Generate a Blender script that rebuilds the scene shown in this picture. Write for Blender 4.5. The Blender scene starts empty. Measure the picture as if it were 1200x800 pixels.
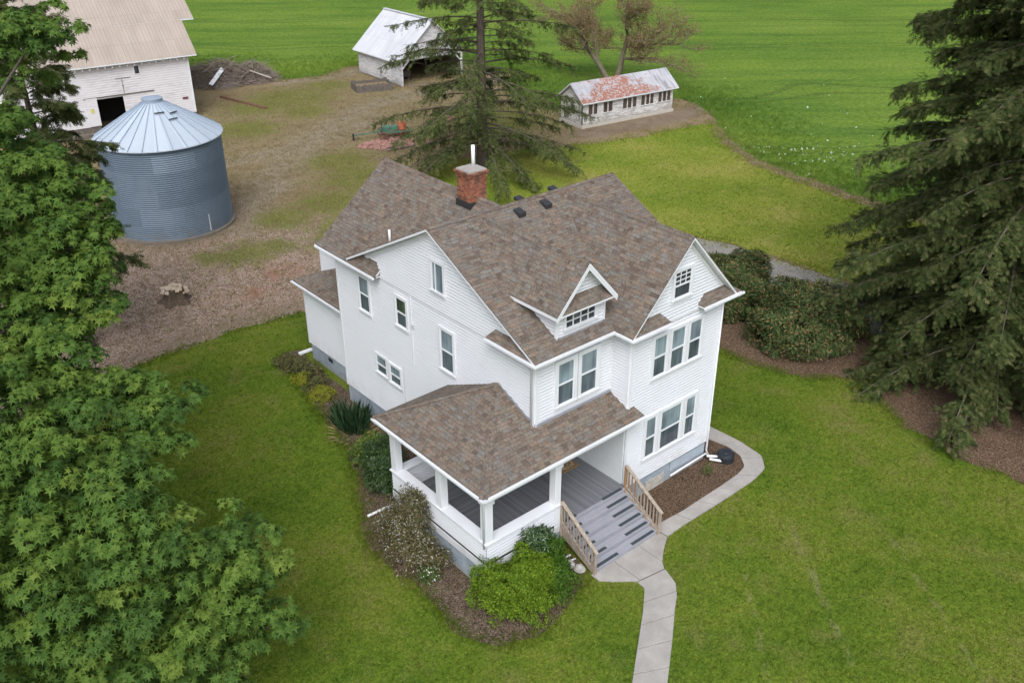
import bpy, math, random
import numpy as np
from mathutils import Vector
rng = np.random.default_rng(7)
random.seed(7)
SC = bpy.context.scene
COL = SC.collection
R = math.radians

# ------------------------------------------------------------------ objects
def tag(o, label=None, cat=None, group=None, kind=None):
    if label: o['label'] = label
    if cat: o['category'] = cat
    if group: o['group'] = group
    if kind: o['kind'] = kind
    return o

def thing(name, label, cat, loc=(0, 0, 0), group=None):
    o = bpy.data.objects.new(name, None)
    o.empty_display_size = .3
    COL.objects.link(o)
    o.location = loc
    return tag(o, label, cat, group)

def offset_of(o):
    v = Vector((0, 0, 0))
    while o is not None:
        v += Vector(o.location)
        o = o.parent
    return v

def link(name, me, mat, parent=None, loc=None):
    o = bpy.data.objects.new(name, me)
    COL.objects.link(o)
    if mat is not None and not me.materials:
        me.materials.append(mat)
    if parent is not None:
        o.parent = parent
    if loc is not None:
        o.location = loc
    return o

def copy_thing(root, loc, rot=None, scale=None):
    c = root.copy(); COL.objects.link(c); c.location = loc
    if rot is not None: c.rotation_euler = (0, 0, rot)
    if scale is not None: c.scale = (scale, scale, scale)
    for ch in list(root.children):
        k = ch.copy(); COL.objects.link(k); k.parent = c
        for g in ch.children:
            d = g.copy(); COL.objects.link(d); d.parent = k
    return c

def nrm(v):
    v = Vector(v); return v.normalized()

class MB:
    """collects faces in world metres; build() links them as one mesh object"""
    def __init__(s):
        s.v = []; s.f = []; s.m = []
    def poly(s, pts, mi=0):
        b = len(s.v)
        s.v.extend([tuple(p) for p in pts])
        s.f.append(list(range(b, b + len(pts)))); s.m.append(mi)
        return s
    def hexa(s, p, mi=0):
        b = len(s.v); s.v.extend([tuple(q) for q in p])
        for f in ((0, 3, 2, 1), (4, 5, 6, 7), (0, 1, 5, 4), (1, 2, 6, 5), (2, 3, 7, 6), (3, 0, 4, 7)):
            s.f.append([b + i for i in f]); s.m.append(mi)
        return s
    def box(s, x0, x1, y0, y1, z0, z1, mi=0):
        return s.hexa([(x0, y0, z0), (x1, y0, z0), (x1, y1, z0), (x0, y1, z0), (x0, y0, z1), (x1, y0, z1), (x1, y1, z1), (x0, y1, z1)], mi)
    def beam(s, a, b, w, h, up=(0, 0, 1), mi=0):
        """a rectangular bar from a to b: w across, h along up"""
        a = Vector(a); b = Vector(b); d = (b - a).normalized(); u = Vector(up)
        x = d.cross(u).normalized() * (w / 2); y = x.cross(d).normalized() * (h / 2)
        return s.hexa([a - x - y, a + x - y, b + x - y, b - x - y, a - x + y, a + x + y, b + x + y, b - x + y], mi)
    def tube(s, pts, rad, n=8, cap=True, mi=0):
        pts = [Vector(p) for p in pts]
        if not hasattr(rad, '__len__'): rad = [rad] * len(pts)
        rings = []
        ref = Vector((.31, .17, .93))
        for i, p in enumerate(pts):
            d = (pts[min(i + 1, len(pts) - 1)] - pts[max(i - 1, 0)])
            d = d.normalized() if d.length > 1e-9 else Vector((0, 0, 1))
            x = d.cross(ref)
            if x.length < .05: x = d.cross(Vector((1, 0, 0)))
            x.normalize(); y = d.cross(x)
            b = len(s.v)
            for k in range(n):
                a = 2 * math.pi * k / n
                s.v.append(tuple(p + (x * math.cos(a) + y * math.sin(a)) * rad[i]))
            rings.append(b)
        for a, b in zip(rings, rings[1:]):
            for k in range(n):
                k2 = (k + 1) % n
                s.f.append([a + k, a + k2, b + k2, b + k]); s.m.append(mi)
        if cap:
            s.f.append([rings[0] + k for k in range(n)][::-1]); s.m.append(mi)
            s.f.append([rings[-1] + k for k in range(n)]); s.m.append(mi)
        return s
    def lathe(s, prof, cx, cy, n=48, mi=0):
        base = len(s.v)
        for r, z in prof:
            for k in range(n):
                a = 2 * math.pi * k / n
                s.v.append((cx + r * math.cos(a), cy + r * math.sin(a), z))
        for i in range(len(prof) - 1):
            for k in range(n):
                k2 = (k + 1) % n
                s.f.append([base + i * n + k, base + i * n + k2, base + (i + 1) * n + k2, base + (i + 1) * n + k]); s.m.append(mi)
        return s
    def prism(s, pts, z0, z1, mi=0):
        n = len(pts)
        lo = [(p[0], p[1], z0) for p in pts]; hi = [(p[0], p[1], z1) for p in pts]
        s.poly(lo[::-1], mi); s.poly(hi, mi)
        for i in range(n):
            j = (i + 1) % n
            s.poly([lo[i], lo[j], hi[j], hi[i]], mi)
        return s
    def slab(s, pts, t, mi=0, top=True, drop=0.):
        """thicken a roof polygon straight down by t, its upper face lowered by drop"""
        hi = [Vector(p) - Vector((0, 0, drop)) for p in pts]; lo = [p - Vector((0, 0, t)) for p in hi]
        n = len(pts)
        if top: s.poly(hi, mi)
        s.poly(lo[::-1], mi)
        for i in range(n):
            j = (i + 1) % n
            s.poly([lo[i], lo[j], hi[j], hi[i]], mi)
        return s
    def build(s, name, mat, parent=None, smooth=False, uv=False, bevel=0., mats=None):
        off = offset_of(parent) if parent is not None else Vector((0, 0, 0))
        if parent is None:
            a = np.array(s.v); off = Vector((float(a[:, 0].mean()), float(a[:, 1].mean()), float(a[:, 2].min())))
        me = bpy.data.meshes.new(name)
        V = [(x - off.x, y - off.y, z - off.z) for x, y, z in s.v]
        me.from_pydata(V, [], s.f)
        for m in (mats or [mat]): me.materials.append(m)
        if mats: me.polygons.foreach_set('material_index', s.m)
        if smooth: me.polygons.foreach_set('use_smooth', [True] * len(me.polygons))
        if uv:
            L = me.uv_layers.new(name='UVMap')
            for p in me.polygons:
                n = p.normal
                u = Vector((-n.y, n.x, 0))
                u = u.normalized() if u.length > 1e-4 else Vector((1, 0, 0))
                v = n.cross(u)
                for li in p.loop_indices:
                    c = me.vertices[me.loops[li].vertex_index].co + off
                    L.data[li].uv = (c.dot(u), c.dot(v))
        me.update()
        o = link(name, me, None, parent)
        if parent is None: o.location = off
        if bevel:
            b = o.modifiers.new('bevel', 'BEVEL'); b.width = bevel; b.segments = 2; b.limit_method = 'ANGLE'
        return o

def scatter(name, P, T, N, L, tv, tf, mat, parent, width=1., smooth=False, rnd=None):
    """many copies of a small leaf shape (tv: across, along, out) in one mesh; a random value per leaf in attribute 'rnd'"""
    P = np.asarray(P, float); T = np.asarray(T, float); N = np.asarray(N, float); L = np.asarray(L, float)
    n = len(P); K = len(tv); tv = np.asarray(tv, float)
    T /= np.linalg.norm(T, axis=1, keepdims=True) + 1e-9
    S = np.cross(T, N); S /= np.linalg.norm(S, axis=1, keepdims=True) + 1e-9
    N = np.cross(S, T)
    W = np.broadcast_to(np.asarray(width, float), (n,))
    V = (P[:, None] + L[:, None, None] * (tv[None, :, 0:1] * W[:, None, None] * S[:, None] + tv[None, :, 1:2] * T[:, None] + tv[None, :, 2:3] * N[:, None]))
    off = offset_of(parent) if parent is not None else Vector((0, 0, 0))
    V = (V - np.array(off)).reshape(-1, 3)
    rv = rng.random(n) if rnd is None else rnd
    lens = np.array([len(f) for f in tf]); flat = np.concatenate([np.array(f) for f in tf])
    loops = (flat[None] + (np.arange(n) * K)[:, None]).ravel()
    tot = np.tile(lens, n); start = np.concatenate([[0], np.cumsum(tot)[:-1]])
    me = bpy.data.meshes.new(name)
    me.vertices.add(len(V)); me.vertices.foreach_set('co', V.astype(np.float32).ravel())
    me.loops.add(len(loops)); me.loops.foreach_set('vertex_index', loops.astype(np.int32))
    me.polygons.add(len(tot)); me.polygons.foreach_set('loop_start', start.astype(np.int32))
    me.polygons.foreach_set('loop_total', tot.astype(np.int32))
    if smooth: me.polygons.foreach_set('use_smooth', np.ones(len(tot), bool))
    me.update(calc_edges=True)
    a = me.attributes.new('rnd', 'FLOAT', 'POINT')
    a.data.foreach_set('value', np.repeat(rv, K).astype(np.float32))
    me.materials.append(mat)
    o = link(name, me, None, parent)
    return o

DIAMOND = [(0, 0, 0), (.5, .45, .03), (0, 1, 0), (-.5, .45, .03)]
DIAMOND_F = [(0, 1, 2, 3)]
OVAL = [(0, 0, 0), (.42, .3, .06), (.38, .68, .06), (0, 1, -.03), (-.38, .68, .06), (-.42, .3, .06)]
OVAL_F = [(0, 1, 2, 3), (0, 3, 4, 5)]
MAPLE = [(0, .26, .03), (0, 0, 0), (.14, .03, -.01), (.50, -.02, -.12), (.20, .25, 0), (.62, .52, -.14), (.13, .48, 0), (0, 1.05, -.14),
         (-.13, .48, 0), (-.62, .52, -.14), (-.20, .25, 0), (-.50, -.02, -.12), (-.14, .03, -.01)]
# a flat evergreen spray: a midrib with short side fingers
SPRAY = []; SPRAY_F = []
for _k, (_y, _a, _l) in enumerate(((.0, 0., 1.), (.12, .95, .42), (.12, -.95, .42), (.38, .85, .40), (.38, -.85, .40), (.62, .7, .30), (.62, -.7, .30))):
    _s, _c = math.sin(_a), math.cos(_a); _w = .055
    _z = -.10 * abs(_s) * _l
    SPRAY += [(0, _y, 0), (_s * _l * .5 + _c * _w, _y + _c * _l * .5 - _s * _w, _z * .4), (_s * _l, _y + _c * _l, _z - .02), (_s * _l * .5 - _c * _w, _y + _c * _l * .5 + _s * _w, _z * .4)]
    SPRAY_F.append((4 * _k, 4 * _k + 1, 4 * _k + 2, 4 * _k + 3))
MAPLE_F = [(0, i, i + 1 if i < 12 else 1) for i in range(1, 13)]

def inside(poly, P):
    """even-odd test of points P (N,2) in polygon"""
    poly = np.asarray(poly, float); x, y = P[:, 0], P[:, 1]
    r = np.zeros(len(P), bool); j = len(poly) - 1
    for i in range(len(poly)):
        xi, yi = poly[i]; xj, yj = poly[j]
        c = ((yi > y) != (yj > y)) & (x < (xj - xi) * (y - yi) / (yj - yi + 1e-12) + xi)
        r ^= c; j = i
    return r

def dist_line(pts, P):
    d = np.full(len(P), 1e9)
    pts = np.asarray(pts, float)
    for a, b in zip(pts, pts[1:]):
        ab = b - a; t = np.clip(((P - a) @ ab) / (ab @ ab + 1e-12), 0, 1)
        d = np.minimum(d, np.linalg.norm(P - (a + t[:, None] * ab), axis=1))
    return d

def ragged(poly, step=.5, amp=.12, close=True, seed=1):
    """subdivide an outline and give it an uneven edge"""
    r = np.random.default_rng(seed); out = []
    n = len(poly)
    for i in range(n if close else n - 1):
        a = np.array(poly[i], float); b = np.array(poly[(i + 1) % n], float)
        d = np.linalg.norm(b - a); k = min(400, max(1, int(d / step)))
        nn = np.array([-(b - a)[1], (b - a)[0]]) / (d + 1e-9)
        ph = r.random(3) * 6.28
        for q in range(k):
            t = q / k; w = min(1, 4 * t * (1 - t) * 2)
            s = (math.sin(t * d * 1.1 + ph[0]) + .6 * math.sin(t * d * 2.9 + ph[1]) + .8 * (r.random() - .5)) * amp * w
            out.append(tuple(a + (b - a) * t + nn * s))
    return out

# ------------------------------------------------------------------ materials
class NT:
    def __init__(s, name, rough=.6, spec=.3, metal=0.):
        s.m = bpy.data.materials.new(name); s.m.use_nodes = True
        s.t = s.m.node_tree; s.n = s.t.nodes; s.l = s.t.links
        s.b = s.n['Principled BSDF']
        s.b.inputs['Roughness'].default_value = rough
        s.b.inputs['Specular IOR Level'].default_value = spec
        s.b.inputs['Metallic'].default_value = metal
        s._geo = None
    def put(s, sock, v):
        if isinstance(v, bpy.types.NodeSocket): s.l.new(v, sock)
        elif v is not None:
            if hasattr(sock.default_value, '__len__') and hasattr(v, '__len__') and len(v) == 3 and len(sock.default_value) == 4: v = (*v, 1)
            sock.default_value = v
    def node(s, t, **kw):
        return s.n.new(t)
    def math(s, op, a, b=None, c=None, clamp=False):
        n = s.n.new('ShaderNodeMath'); n.operation = op; n.use_clamp = clamp
        for i, v in enumerate((a, b, c)):
            if v is not None: s.put(n.inputs[i], v)
        return n.outputs[0]
    def pos(s):
        if s._geo is None: s._geo = s.n.new('ShaderNodeNewGeometry')
        return s._geo.outputs['Position']
    def sep(s, v):
        n = s.n.new('ShaderNodeSeparateXYZ'); s.put(n.inputs[0], v); return n.outputs
    def comb(s, x, y, z=0.):
        n = s.n.new('ShaderNodeCombineXYZ')
        for i, v in enumerate((x, y, z)): s.put(n.inputs[i], v)
        return n.outputs[0]
    def uv(s):
        n = s.n.new('ShaderNodeUVMap'); return n.outputs[0]
    def obj(s):
        n = s.n.new('ShaderNodeTexCoord'); return n.outputs['Object']
    def attr(s, name):
        n = s.n.new('ShaderNodeAttribute'); n.attribute_name = name; return n.outputs['Fac']
    def scale(s, v, sc):
        n = s.n.new('ShaderNodeMapping'); s.put(n.inputs['Vector'], v); n.inputs['Scale'].default_value = sc if hasattr(sc, '__len__') else (sc, sc, sc); return n.outputs[0]
    def noise(s, v=None, scale=1., detail=3., rough=.55, dist=0.):
        n = s.n.new('ShaderNodeTexNoise'); s.put(n.inputs['Vector'], v if v is not None else s.pos())
        s.put(n.inputs['Scale'], scale); n.inputs['Detail'].default_value = detail; n.inputs['Roughness'].default_value = rough; n.inputs['Distortion'].default_value = dist
        return n.outputs['Fac']
    def white(s, v):
        n = s.n.new('ShaderNodeTexWhiteNoise'); n.noise_dimensions = '3D'; s.put(n.inputs['Vector'], v); return n.outputs['Value']
    def voro(s, v, scale, feature='F1', out='Color', rnd=1.):
        n = s.n.new('ShaderNodeTexVoronoi'); n.feature = feature; s.put(n.inputs['Vector'], v if v is not None else s.pos()); n.inputs['Scale'].default_value = scale
        n.inputs['Randomness'].default_value = rnd
        return n.outputs[out]
    def ramp(s, f, stops, interp='LINEAR'):
        n = s.n.new('ShaderNodeValToRGB'); s.put(n.inputs[0], f); r = n.color_ramp; r.interpolation = interp
        while len(r.elements) > 1: r.elements.remove(r.elements[-1])
        for i, (p, c) in enumerate(stops):
            e = r.elements[0] if i == 0 else r.elements.new(p)
            e.position = p; e.color = (*c, 1) if len(c) == 3 else c
        return n.outputs[0]
    def step(s, f, a, b):
        n = s.n.new('ShaderNodeMapRange'); n.interpolation_type = 'SMOOTHSTEP'; s.put(n.inputs[0], f); n.inputs[1].default_value = a; n.inputs[2].default_value = b; return n.outputs[0]
    def mix(s, f, a, b, mode='MIX'):
        n = s.n.new('ShaderNodeMix'); n.data_type = 'RGBA'; n.blend_type = mode
        s.put(n.inputs[0], f); s.put(n.inputs[6], a); s.put(n.inputs[7], b); return n.outputs[2]
    def bump(s, h, strength=.5, dist=.02, prev=None):
        n = s.n.new('ShaderNodeBump'); s.put(n.inputs['Height'], h); n.inputs['Strength'].default_value = strength; n.inputs['Distance'].default_value = dist
        if prev is not None: s.l.new(prev, n.inputs['Normal'])
        return n.outputs[0]
    def col(s, c): s.put(s.b.inputs['Base Color'], c); return s
    def rgh(s, c): s.put(s.b.inputs['Roughness'], c); return s
    def nor(s, c): s.l.new(c, s.b.inputs['Normal']); return s

def flat(name, c, rough=.6, spec=.3, metal=0., var=.12, scale=6.):
    """a plain colour with a little uneven wear"""
    t = NT(name, rough, spec, metal)
    f = t.noise(scale=scale, detail=4)
    a = tuple(x * (1 - var) for x in c); b = tuple(min(1, x * (1 + var)) for x in c)
    t.col(t.ramp(f, [(.25, a), (.75, b)]))
    return t.m

M = {}
def white_paint(name, c, dirt, amt, streak=True):
    t = NT(name, .5, .3)
    p = t.sep(t.pos())
    big = t.noise(scale=.7, detail=4)
    st = t.noise(t.comb(t.math('MULTIPLY', p[0], 1.2), t.math('MULTIPLY', p[1], 1.2), t.math('MULTIPLY', p[2], .5)), scale=1., detail=2, rough=.5)
    f = t.math('MULTIPLY', t.step(t.math('ADD', t.math('MULTIPLY', st, .6), t.math('MULTIPLY', big, .4)), .45, .75), amt)
    spl = t.math('MULTIPLY', t.math('MULTIPLY', t.step(p[2], 1.75, .85), t.step(t.noise(scale=1.6, detail=5, rough=.7), .38, .68)), .5)
    t.col(t.mix(spl, t.mix(f, c, dirt), (.46, .43, .37)))
    return t.m
M['siding'] = white_paint('white_siding', (.67, .68, .695), (.60, .61, .62), .3)
M['trim'] = white_paint('white_trim', (.70, .71, .72), (.52, .53, .52), .4)
M['soffit'] = white_paint('soffit_white', (.66, .67, .66), (.45, .46, .42), .4)
M['porch_wall'] = flat('porch_wall_paint', (.62, .64, .63), .6, var=.05)
M['glass_blind'] = None

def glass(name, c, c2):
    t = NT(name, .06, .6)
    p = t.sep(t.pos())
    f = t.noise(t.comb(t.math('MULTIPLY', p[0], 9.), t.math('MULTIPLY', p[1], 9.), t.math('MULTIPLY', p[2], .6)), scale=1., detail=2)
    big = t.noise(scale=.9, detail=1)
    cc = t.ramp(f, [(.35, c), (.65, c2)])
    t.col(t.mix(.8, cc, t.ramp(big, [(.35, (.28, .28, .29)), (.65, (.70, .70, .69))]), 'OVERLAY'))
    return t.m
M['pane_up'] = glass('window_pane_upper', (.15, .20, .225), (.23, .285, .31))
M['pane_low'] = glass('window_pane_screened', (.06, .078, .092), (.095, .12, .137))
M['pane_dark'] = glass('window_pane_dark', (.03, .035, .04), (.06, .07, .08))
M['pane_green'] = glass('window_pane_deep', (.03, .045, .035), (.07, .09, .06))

def shingle():
    t = NT('asphalt_shingles', .9, .15)
    uv = t.sep(t.uv()); u, v = uv[0], uv[1]
    vr = t.math('DIVIDE', v, .145)
    row = t.math('FLOOR', vr); fr = t.math('FRACT', vr)
    offs = t.math('MULTIPLY', t.white(t.comb(row, 3.7, 1.)), 7.)
    def cells(w, k):
        uu = t.math('ADD', t.math('DIVIDE', u, w), t.math('MULTIPLY', offs, k))
        return t.math('FLOOR', uu), t.math('FRACT', uu)
    c1, f1 = cells(.24, 1.); c2, f2 = cells(.41, 1.7)
    r1 = t.white(t.comb(c1, row, .5)); r2 = t.white(t.comb(c2, row, 9.5))
    val = t.math('ADD', t.math('MULTIPLY', r1, .65), t.math('MULTIPLY', r2, .35))
    c = t.ramp(val, [(0., (.092, .069, .053)), (.22, (.133, .102, .079)), (.36, (.175, .127, .094)), (.46, (.146, .134, .115)),
                     (.57, (.192, .153, .112)), (.68, (.129, .101, .081)), (.78, (.176, .166, .146)), (.90, (.206, .145, .106))])
    big = t.noise(scale=.35, detail=3)
    c = t.mix(t.math('MULTIPLY', t.step(big, .4, .75), .35), c, (.14, .125, .115))
    gr = t.noise(scale=60, detail=2)
    gr2 = t.noise(scale=14, detail=5, rough=.75)
    c = t.mix(.7, c, t.ramp(gr2, [(.35, (.28, .28, .28)), (.5, (.5, .5, .5)), (.65, (.74, .74, .72))]), 'OVERLAY')
    band = t.step(fr, .80, .99)
    c = t.mix(t.math('MULTIPLY', band, .5), c, (.05, .043, .04))
    t.col(c)
    h = t.math('ADD', t.math('MULTIPLY', t.math('SUBTRACT', 1., fr), .7), t.math('MULTIPLY', t.math('GREATER_THAN', r1, .5), .5))
    t.nor(t.bump(h, .7, .012))
    return t.m
M['shingle'] = shingle()
M['ridge_cap'] = flat('ridge_cap_shingle', (.19, .165, .15), .9, .15, var=.3, scale=4.)
M['foundation'] = None
def foundation():
    t = NT('painted_block_foundation', .8, .2)
    p = t.sep(t.pos())
    f = t.noise(scale=2.5, detail=5)
    c = t.ramp(f, [(.3, (.25, .29, .33)), (.7, (.36, .40, .43))])
    low = t.step(t.math('ADD', p[2], t.math('MULTIPLY', t.noise(scale=3.), .3)), .42, .2)
    c = t.mix(t.math('MULTIPLY', low, .5), c, (.30, .28, .24))
    t.col(c)
    zz = t.math('FRACT', t.math('DIVIDE', p[2], .2))
    t.nor(t.bump(t.step(zz, 0., .08), .4, .01))
    return t.m
M['foundation'] = foundation()
M['concrete'] = None
def concrete(name, a, b, seedscale=1.):
    t = NT(name, .9, .2)
    f = t.noise(scale=1.3 * seedscale, detail=6, rough=.65)
    g = t.noise(scale=30, detail=3)
    c = t.ramp(f, [(.3, a), (.7, b)])
    c = t.mix(.25, c, t.ramp(g, [(.3, (.3, .3, .3)), (.7, (.75, .75, .75))]), 'OVERLAY')
    sp = t.voro(None, 3.1, out='Distance')
    c = t.mix(t.math('MULTIPLY', t.step(sp, .09, .05), .45), c, (.16, .14, .12))
    t.col(c); t.nor(t.bump(g, .3, .006))
    return t.m
M['concrete'] = concrete('walk_concrete', (.29, .265, .235), (.40, .37, .335))
M['joint'] = flat('walk_joint_soil', (.12, .105, .085), .95)

def deck():
    t = NT('grey_porch_boards', .6, .3)
    uv = t.obj(); s = t.sep(uv)
    b = t.math('DIVIDE', s[0], .09); fr = t.math('FRACT', b); r = t.white(t.comb(t.math('FLOOR', b), 2., 2.))
    g = t.noise(t.comb(t.math('MULTIPLY', s[0], 30.), t.math('MULTIPLY', s[1], 2.), 0.), scale=1., detail=4)
    v = t.math('ADD', t.math('MULTIPLY', r, .6), t.math('MULTIPLY', g, .4))
    c = t.ramp(v, [(.2, (.135, .14, .15)), (.8, (.20, .205, .215))])
    gap = t.math('ADD', t.step(fr, .10, .03), t.step(fr, .90, .97), clamp=True)
    c = t.mix(t.math('MULTIPLY', gap, .8), c, (.05, .05, .055))
    t.col(c); t.nor(t.bump(t.math('SUBTRACT', 1., gap), .5, .01))
    return t.m
M['deck'] = deck()
M['tread'] = None
def tread():
    t = NT('grey_stair_paint', .55, .3)
    p = t.sep(t.pos())
    g = t.noise(t.comb(t.math('MULTIPLY', p[0], 1.2), t.math('MULTIPLY', p[1], 14.), p[2]), scale=1.5, detail=5)
    c = t.ramp(g, [(.25, (.25, .255, .28)), (.55, (.31, .31, .335)), (.8, (.35, .34, .35))])
    t.col(c); return t.m
M['tread'] = tread()
M['grip'] = flat('grip_strip_dark', (.055, .065, .072), .95, .1, var=.3, scale=30.)
def wood(name, a, b, rough=.85):
    t = NT(name, rough, .2)
    o = t.sep(t.pos())
    g = t.noise(t.comb(t.math('MULTIPLY', o[0], 9.), t.math('MULTIPLY', o[1], 9.), t.math('MULTIPLY', o[2], 2.)), scale=1.4, detail=5)
    t.col(t.ramp(g, [(.3, a), (.7, b)])); t.nor(t.bump(g, .3, .01))
    return t.m
M['wood_rail'] = wood('weathered_rail_wood', (.26, .20, .145), (.42, .36, .29))
M['wood_dark'] = wood('dark_old_wood', (.09, .075, .06), (.19, .165, .14))
M['wood_pale'] = wood('pale_old_wood', (.40, .36, .30), (.56, .52, .45))
M['wood_warm'] = wood('fresh_brown_wood', (.27, .15, .07), (.38, .23, .12))
M['black'] = flat('black_plastic', (.022, .025, .03), .5, .4, var=.3)
M['black_metal'] = flat('black_metal', (.03, .03, .032), .5, .4)
M['pvc'] = flat('white_pvc', (.78, .78, .76), .4, .4, var=.06)
M['rock'] = flat('garden_rock', (.36, .34, .31), .9, .2, var=.35, scale=5.)
M['rust'] = flat('rusty_iron', (.16, .085, .055), .9, .2, var=.4, scale=5.)

def brick(name='chimney_brick'):
    t = NT(name, .9, .2)
    p = t.sep(t.obj())
    uv = t.sep(t.uv())
    vr = t.math('DIVIDE', uv[1], .075); row = t.math('FLOOR', vr); fv = t.math('FRACT', vr)
    uu = t.math('ADD', t.math('DIVIDE', uv[0], .21), t.math('MULTIPLY', row, .5)); cu = t.math('FLOOR', uu); fu = t.math('FRACT', uu)
    r = t.white(t.comb(cu, row, 1.3))
    c = t.ramp(r, [(0., (.20, .065, .038)), (.3, (.34, .11, .055)), (.55, (.40, .15, .075)), (.75, (.28, .085, .05)), (.9, (.13, .06, .045)), (1., (.42, .21, .12))])
    m = t.math('MAXIMUM', t.step(fv, .16, .08), t.step(fu, .08, .04))
    c = t.mix(m, c, (.24, .19, .15))
    soot = t.step(t.noise(scale=3.2, detail=5), .47, .62)
    c = t.mix(t.math('MULTIPLY', soot, .7), c, (.10, .06, .045))
    t.col(c); t.nor(t.bump(t.math('SUBTRACT', 1., m), .7, .02))
    return t.m
M['brick'] = brick()
# ------------------------------------------------------------------ ground zones
LAWN = [(-70, 22), (-30, 20.5), (-14, 20.3), (-8, 21.4), (-5.7, 22.1), (-2.6, 22.3), (.3, 22.3), (3, 21.8), (6, 20.5), (12, 19.5), (20, 18),
        (23.6, 14), (24.6, 9), (24.6, 4), (23.2, -.6), (27, -6), (45, -20), (70, -60), (-70, -60)]
BACKLAWN = [(22, 36.5), (25, 38), (29, 37.4), (33, 35.6), (37.3, 33.6), (43, 32.4), (48.6, 31.8), (49.2, 31.0), (45.6, 27.4), (42.2, 21.8), (41.3, 15.8), (40.7, 10.3),
            (40.5, 2), (47, -12), (38, -8), (29.6, 1), (28.7, 4.5), (28.6, 9.6), (28.2, 13), (25.5, 19), (20, 26), (19.5, 32)]
FIELD = [(41.9, 10), (42.6, 16), (43.5, 22), (46.8, 27.8), (50.8, 32.2), (52.8, 35.2), (54, 38.5), (52, 41.5), (44.5, 43.2), (41.5, 45.5), (43, 52), (48.5, 58), (47.5, 66), (46.5, 71),
         (37, 72.4), (32.3, 70.4), (28, 72), (26, 82), (20, 85), (10, 86), (-60, 92), (-500, 130), (-500, 800), (900, 800), (900, -400), (90, -60), (50, -14), (42, 2)]
GRAVEL = [(24.3, 14.5), (25.2, 9.4), (25.0, 4.2), (23.6, -.5), (26, -5), (44, -18), (47, -14), (38.3, -7), (29.8, .6), (28.3, 4.3), (28.2, 9.5), (27.8, 13.5), (25.5, 18.4), (22, 22), (18, 24), (16, 22), (20, 19)]
BED_LEFT = [(0.7, 18.3), (-.3, 18.5), (-1.05, 15.4), (-1.87, 11.34), (-2.0, 9.73), (-3.3, 6.74), (-4.85, 3.6), (-4.95, 1.7), (-4.65, .6), (-4.95, -1.2), (-4.8, -2.3), (-4.2, -3.25), (-3.0, -3.7), (-1.6, -3.35),
            (-.2, -2.9), (.25, -2.3), (.3, -1.0), (.3, 17)]
BED_RIGHT = [(3.6, -.6), (3.7, -2.5), (5.3, -2.62), (7.7, -2.58), (8.9, -2.5), (9.5, -2.36), (9.98, -1.8), (10.12, -1.0), (9.92, -.1), (9.6, 1.2), (8.6, 1.2), (8.6, -.6)]
MULCH_SHRUB = [(16.6, 6.8), (16.5, 4), (16.7, 2.2), (17.4, .2), (19.2, -1.5), (20.6, -1.9), (22.3, -.6), (24.2, 1.2), (24.4, 6), (24, 10), (21, 12.5), (18, 11)]
MULCH_SPRUCE = [(19.9, -1.8), (18.6, -2.7), (17.1, -5.1), (16.6, -8), (17.2, -11), (19, -15), (26, -16), (31, -12), (31, -5), (25, -.6)]
WALK_IN = [(3.72, -2.48), (4.11, -2.48), (5.38, -2.56), (7.69, -2.53), (8.84, -2.48), (9.44, -2.34), (9.91, -1.77), (10.07, -.99), (9.89, -.05), (9.6, 1.3), (9.5, 3)]
WALK_OUT = [(3.76, -3.16), (4.69, -3.12), (5.9, -3.14), (7.17, -3.16), (8.94, -3.14), (9.94, -2.97), (10.58, -2.35), (10.76, -1.04), (10.69, .42), (10.35, 1.7), (10.2, 3)]
MAIN_L = [(1.16, -4.08), (1.12, -4.43), (.62, -4.86), (.18, -5.21), (-1.04, -6.1), (-2.17, -6.93), (-3.6, -8.0), (-5.2, -9.4)]
MAIN_R = [(2.36, -4.27), (2.12, -4.95), (1.7, -5.38), (1.1, -5.8), (.07, -6.59), (-1.36, -7.63), (-2.8, -8.75), (-4.4, -10.15)]
LANDING = [(.2, -2.78), (3.74, -2.78), (3.76, -3.18), (3.1, -3.56), (2.62, -3.93), (2.36, -4.25), (1.16, -4.06), (1.0, -3.86), (.55, -3.5), (.2, -3.14)]
HOUSE_FOOT = [(-3.2, -1.2), (3.6, -2.95), (8.75, -1.0), (8.75, 12.8), (6.2, 17.6), (.6, 17.4), (-.1, 12.7), (-.1, 4.5), (-3.2, 4.5)]

def grass_col(t, p2, lush, mid, dry, brown, big=.18, fine=2.6, dryness=.5):
    """patchy turf colour from position noise"""
    a = t.noise(p2, scale=big, detail=4, rough=.6)
    b = t.noise(p2, scale=fine, detail=5, rough=.65)
    d = t.noise(p2, scale=14., detail=3, rough=.7)
    f = t.math('ADD', t.math('ADD', t.math('MULTIPLY', a, .5), t.math('MULTIPLY', b, .3)), t.math('MULTIPLY', d, .2))
    c = t.ramp(f, [(.37, lush), (.47, mid), (.55, dry), (.64, brown)])
    h = t.noise(t.scale(p2, (1., 1., 1.)), scale=.55, detail=5, rough=.6)
    c = t.mix(t.math('MULTIPLY', t.step(h, .5, .72), dryness), c, brown)
    return c, b, d
def planar(t):
    s = t.sep(t.pos()); return t.comb(s[0], s[1], 0.), s

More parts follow.
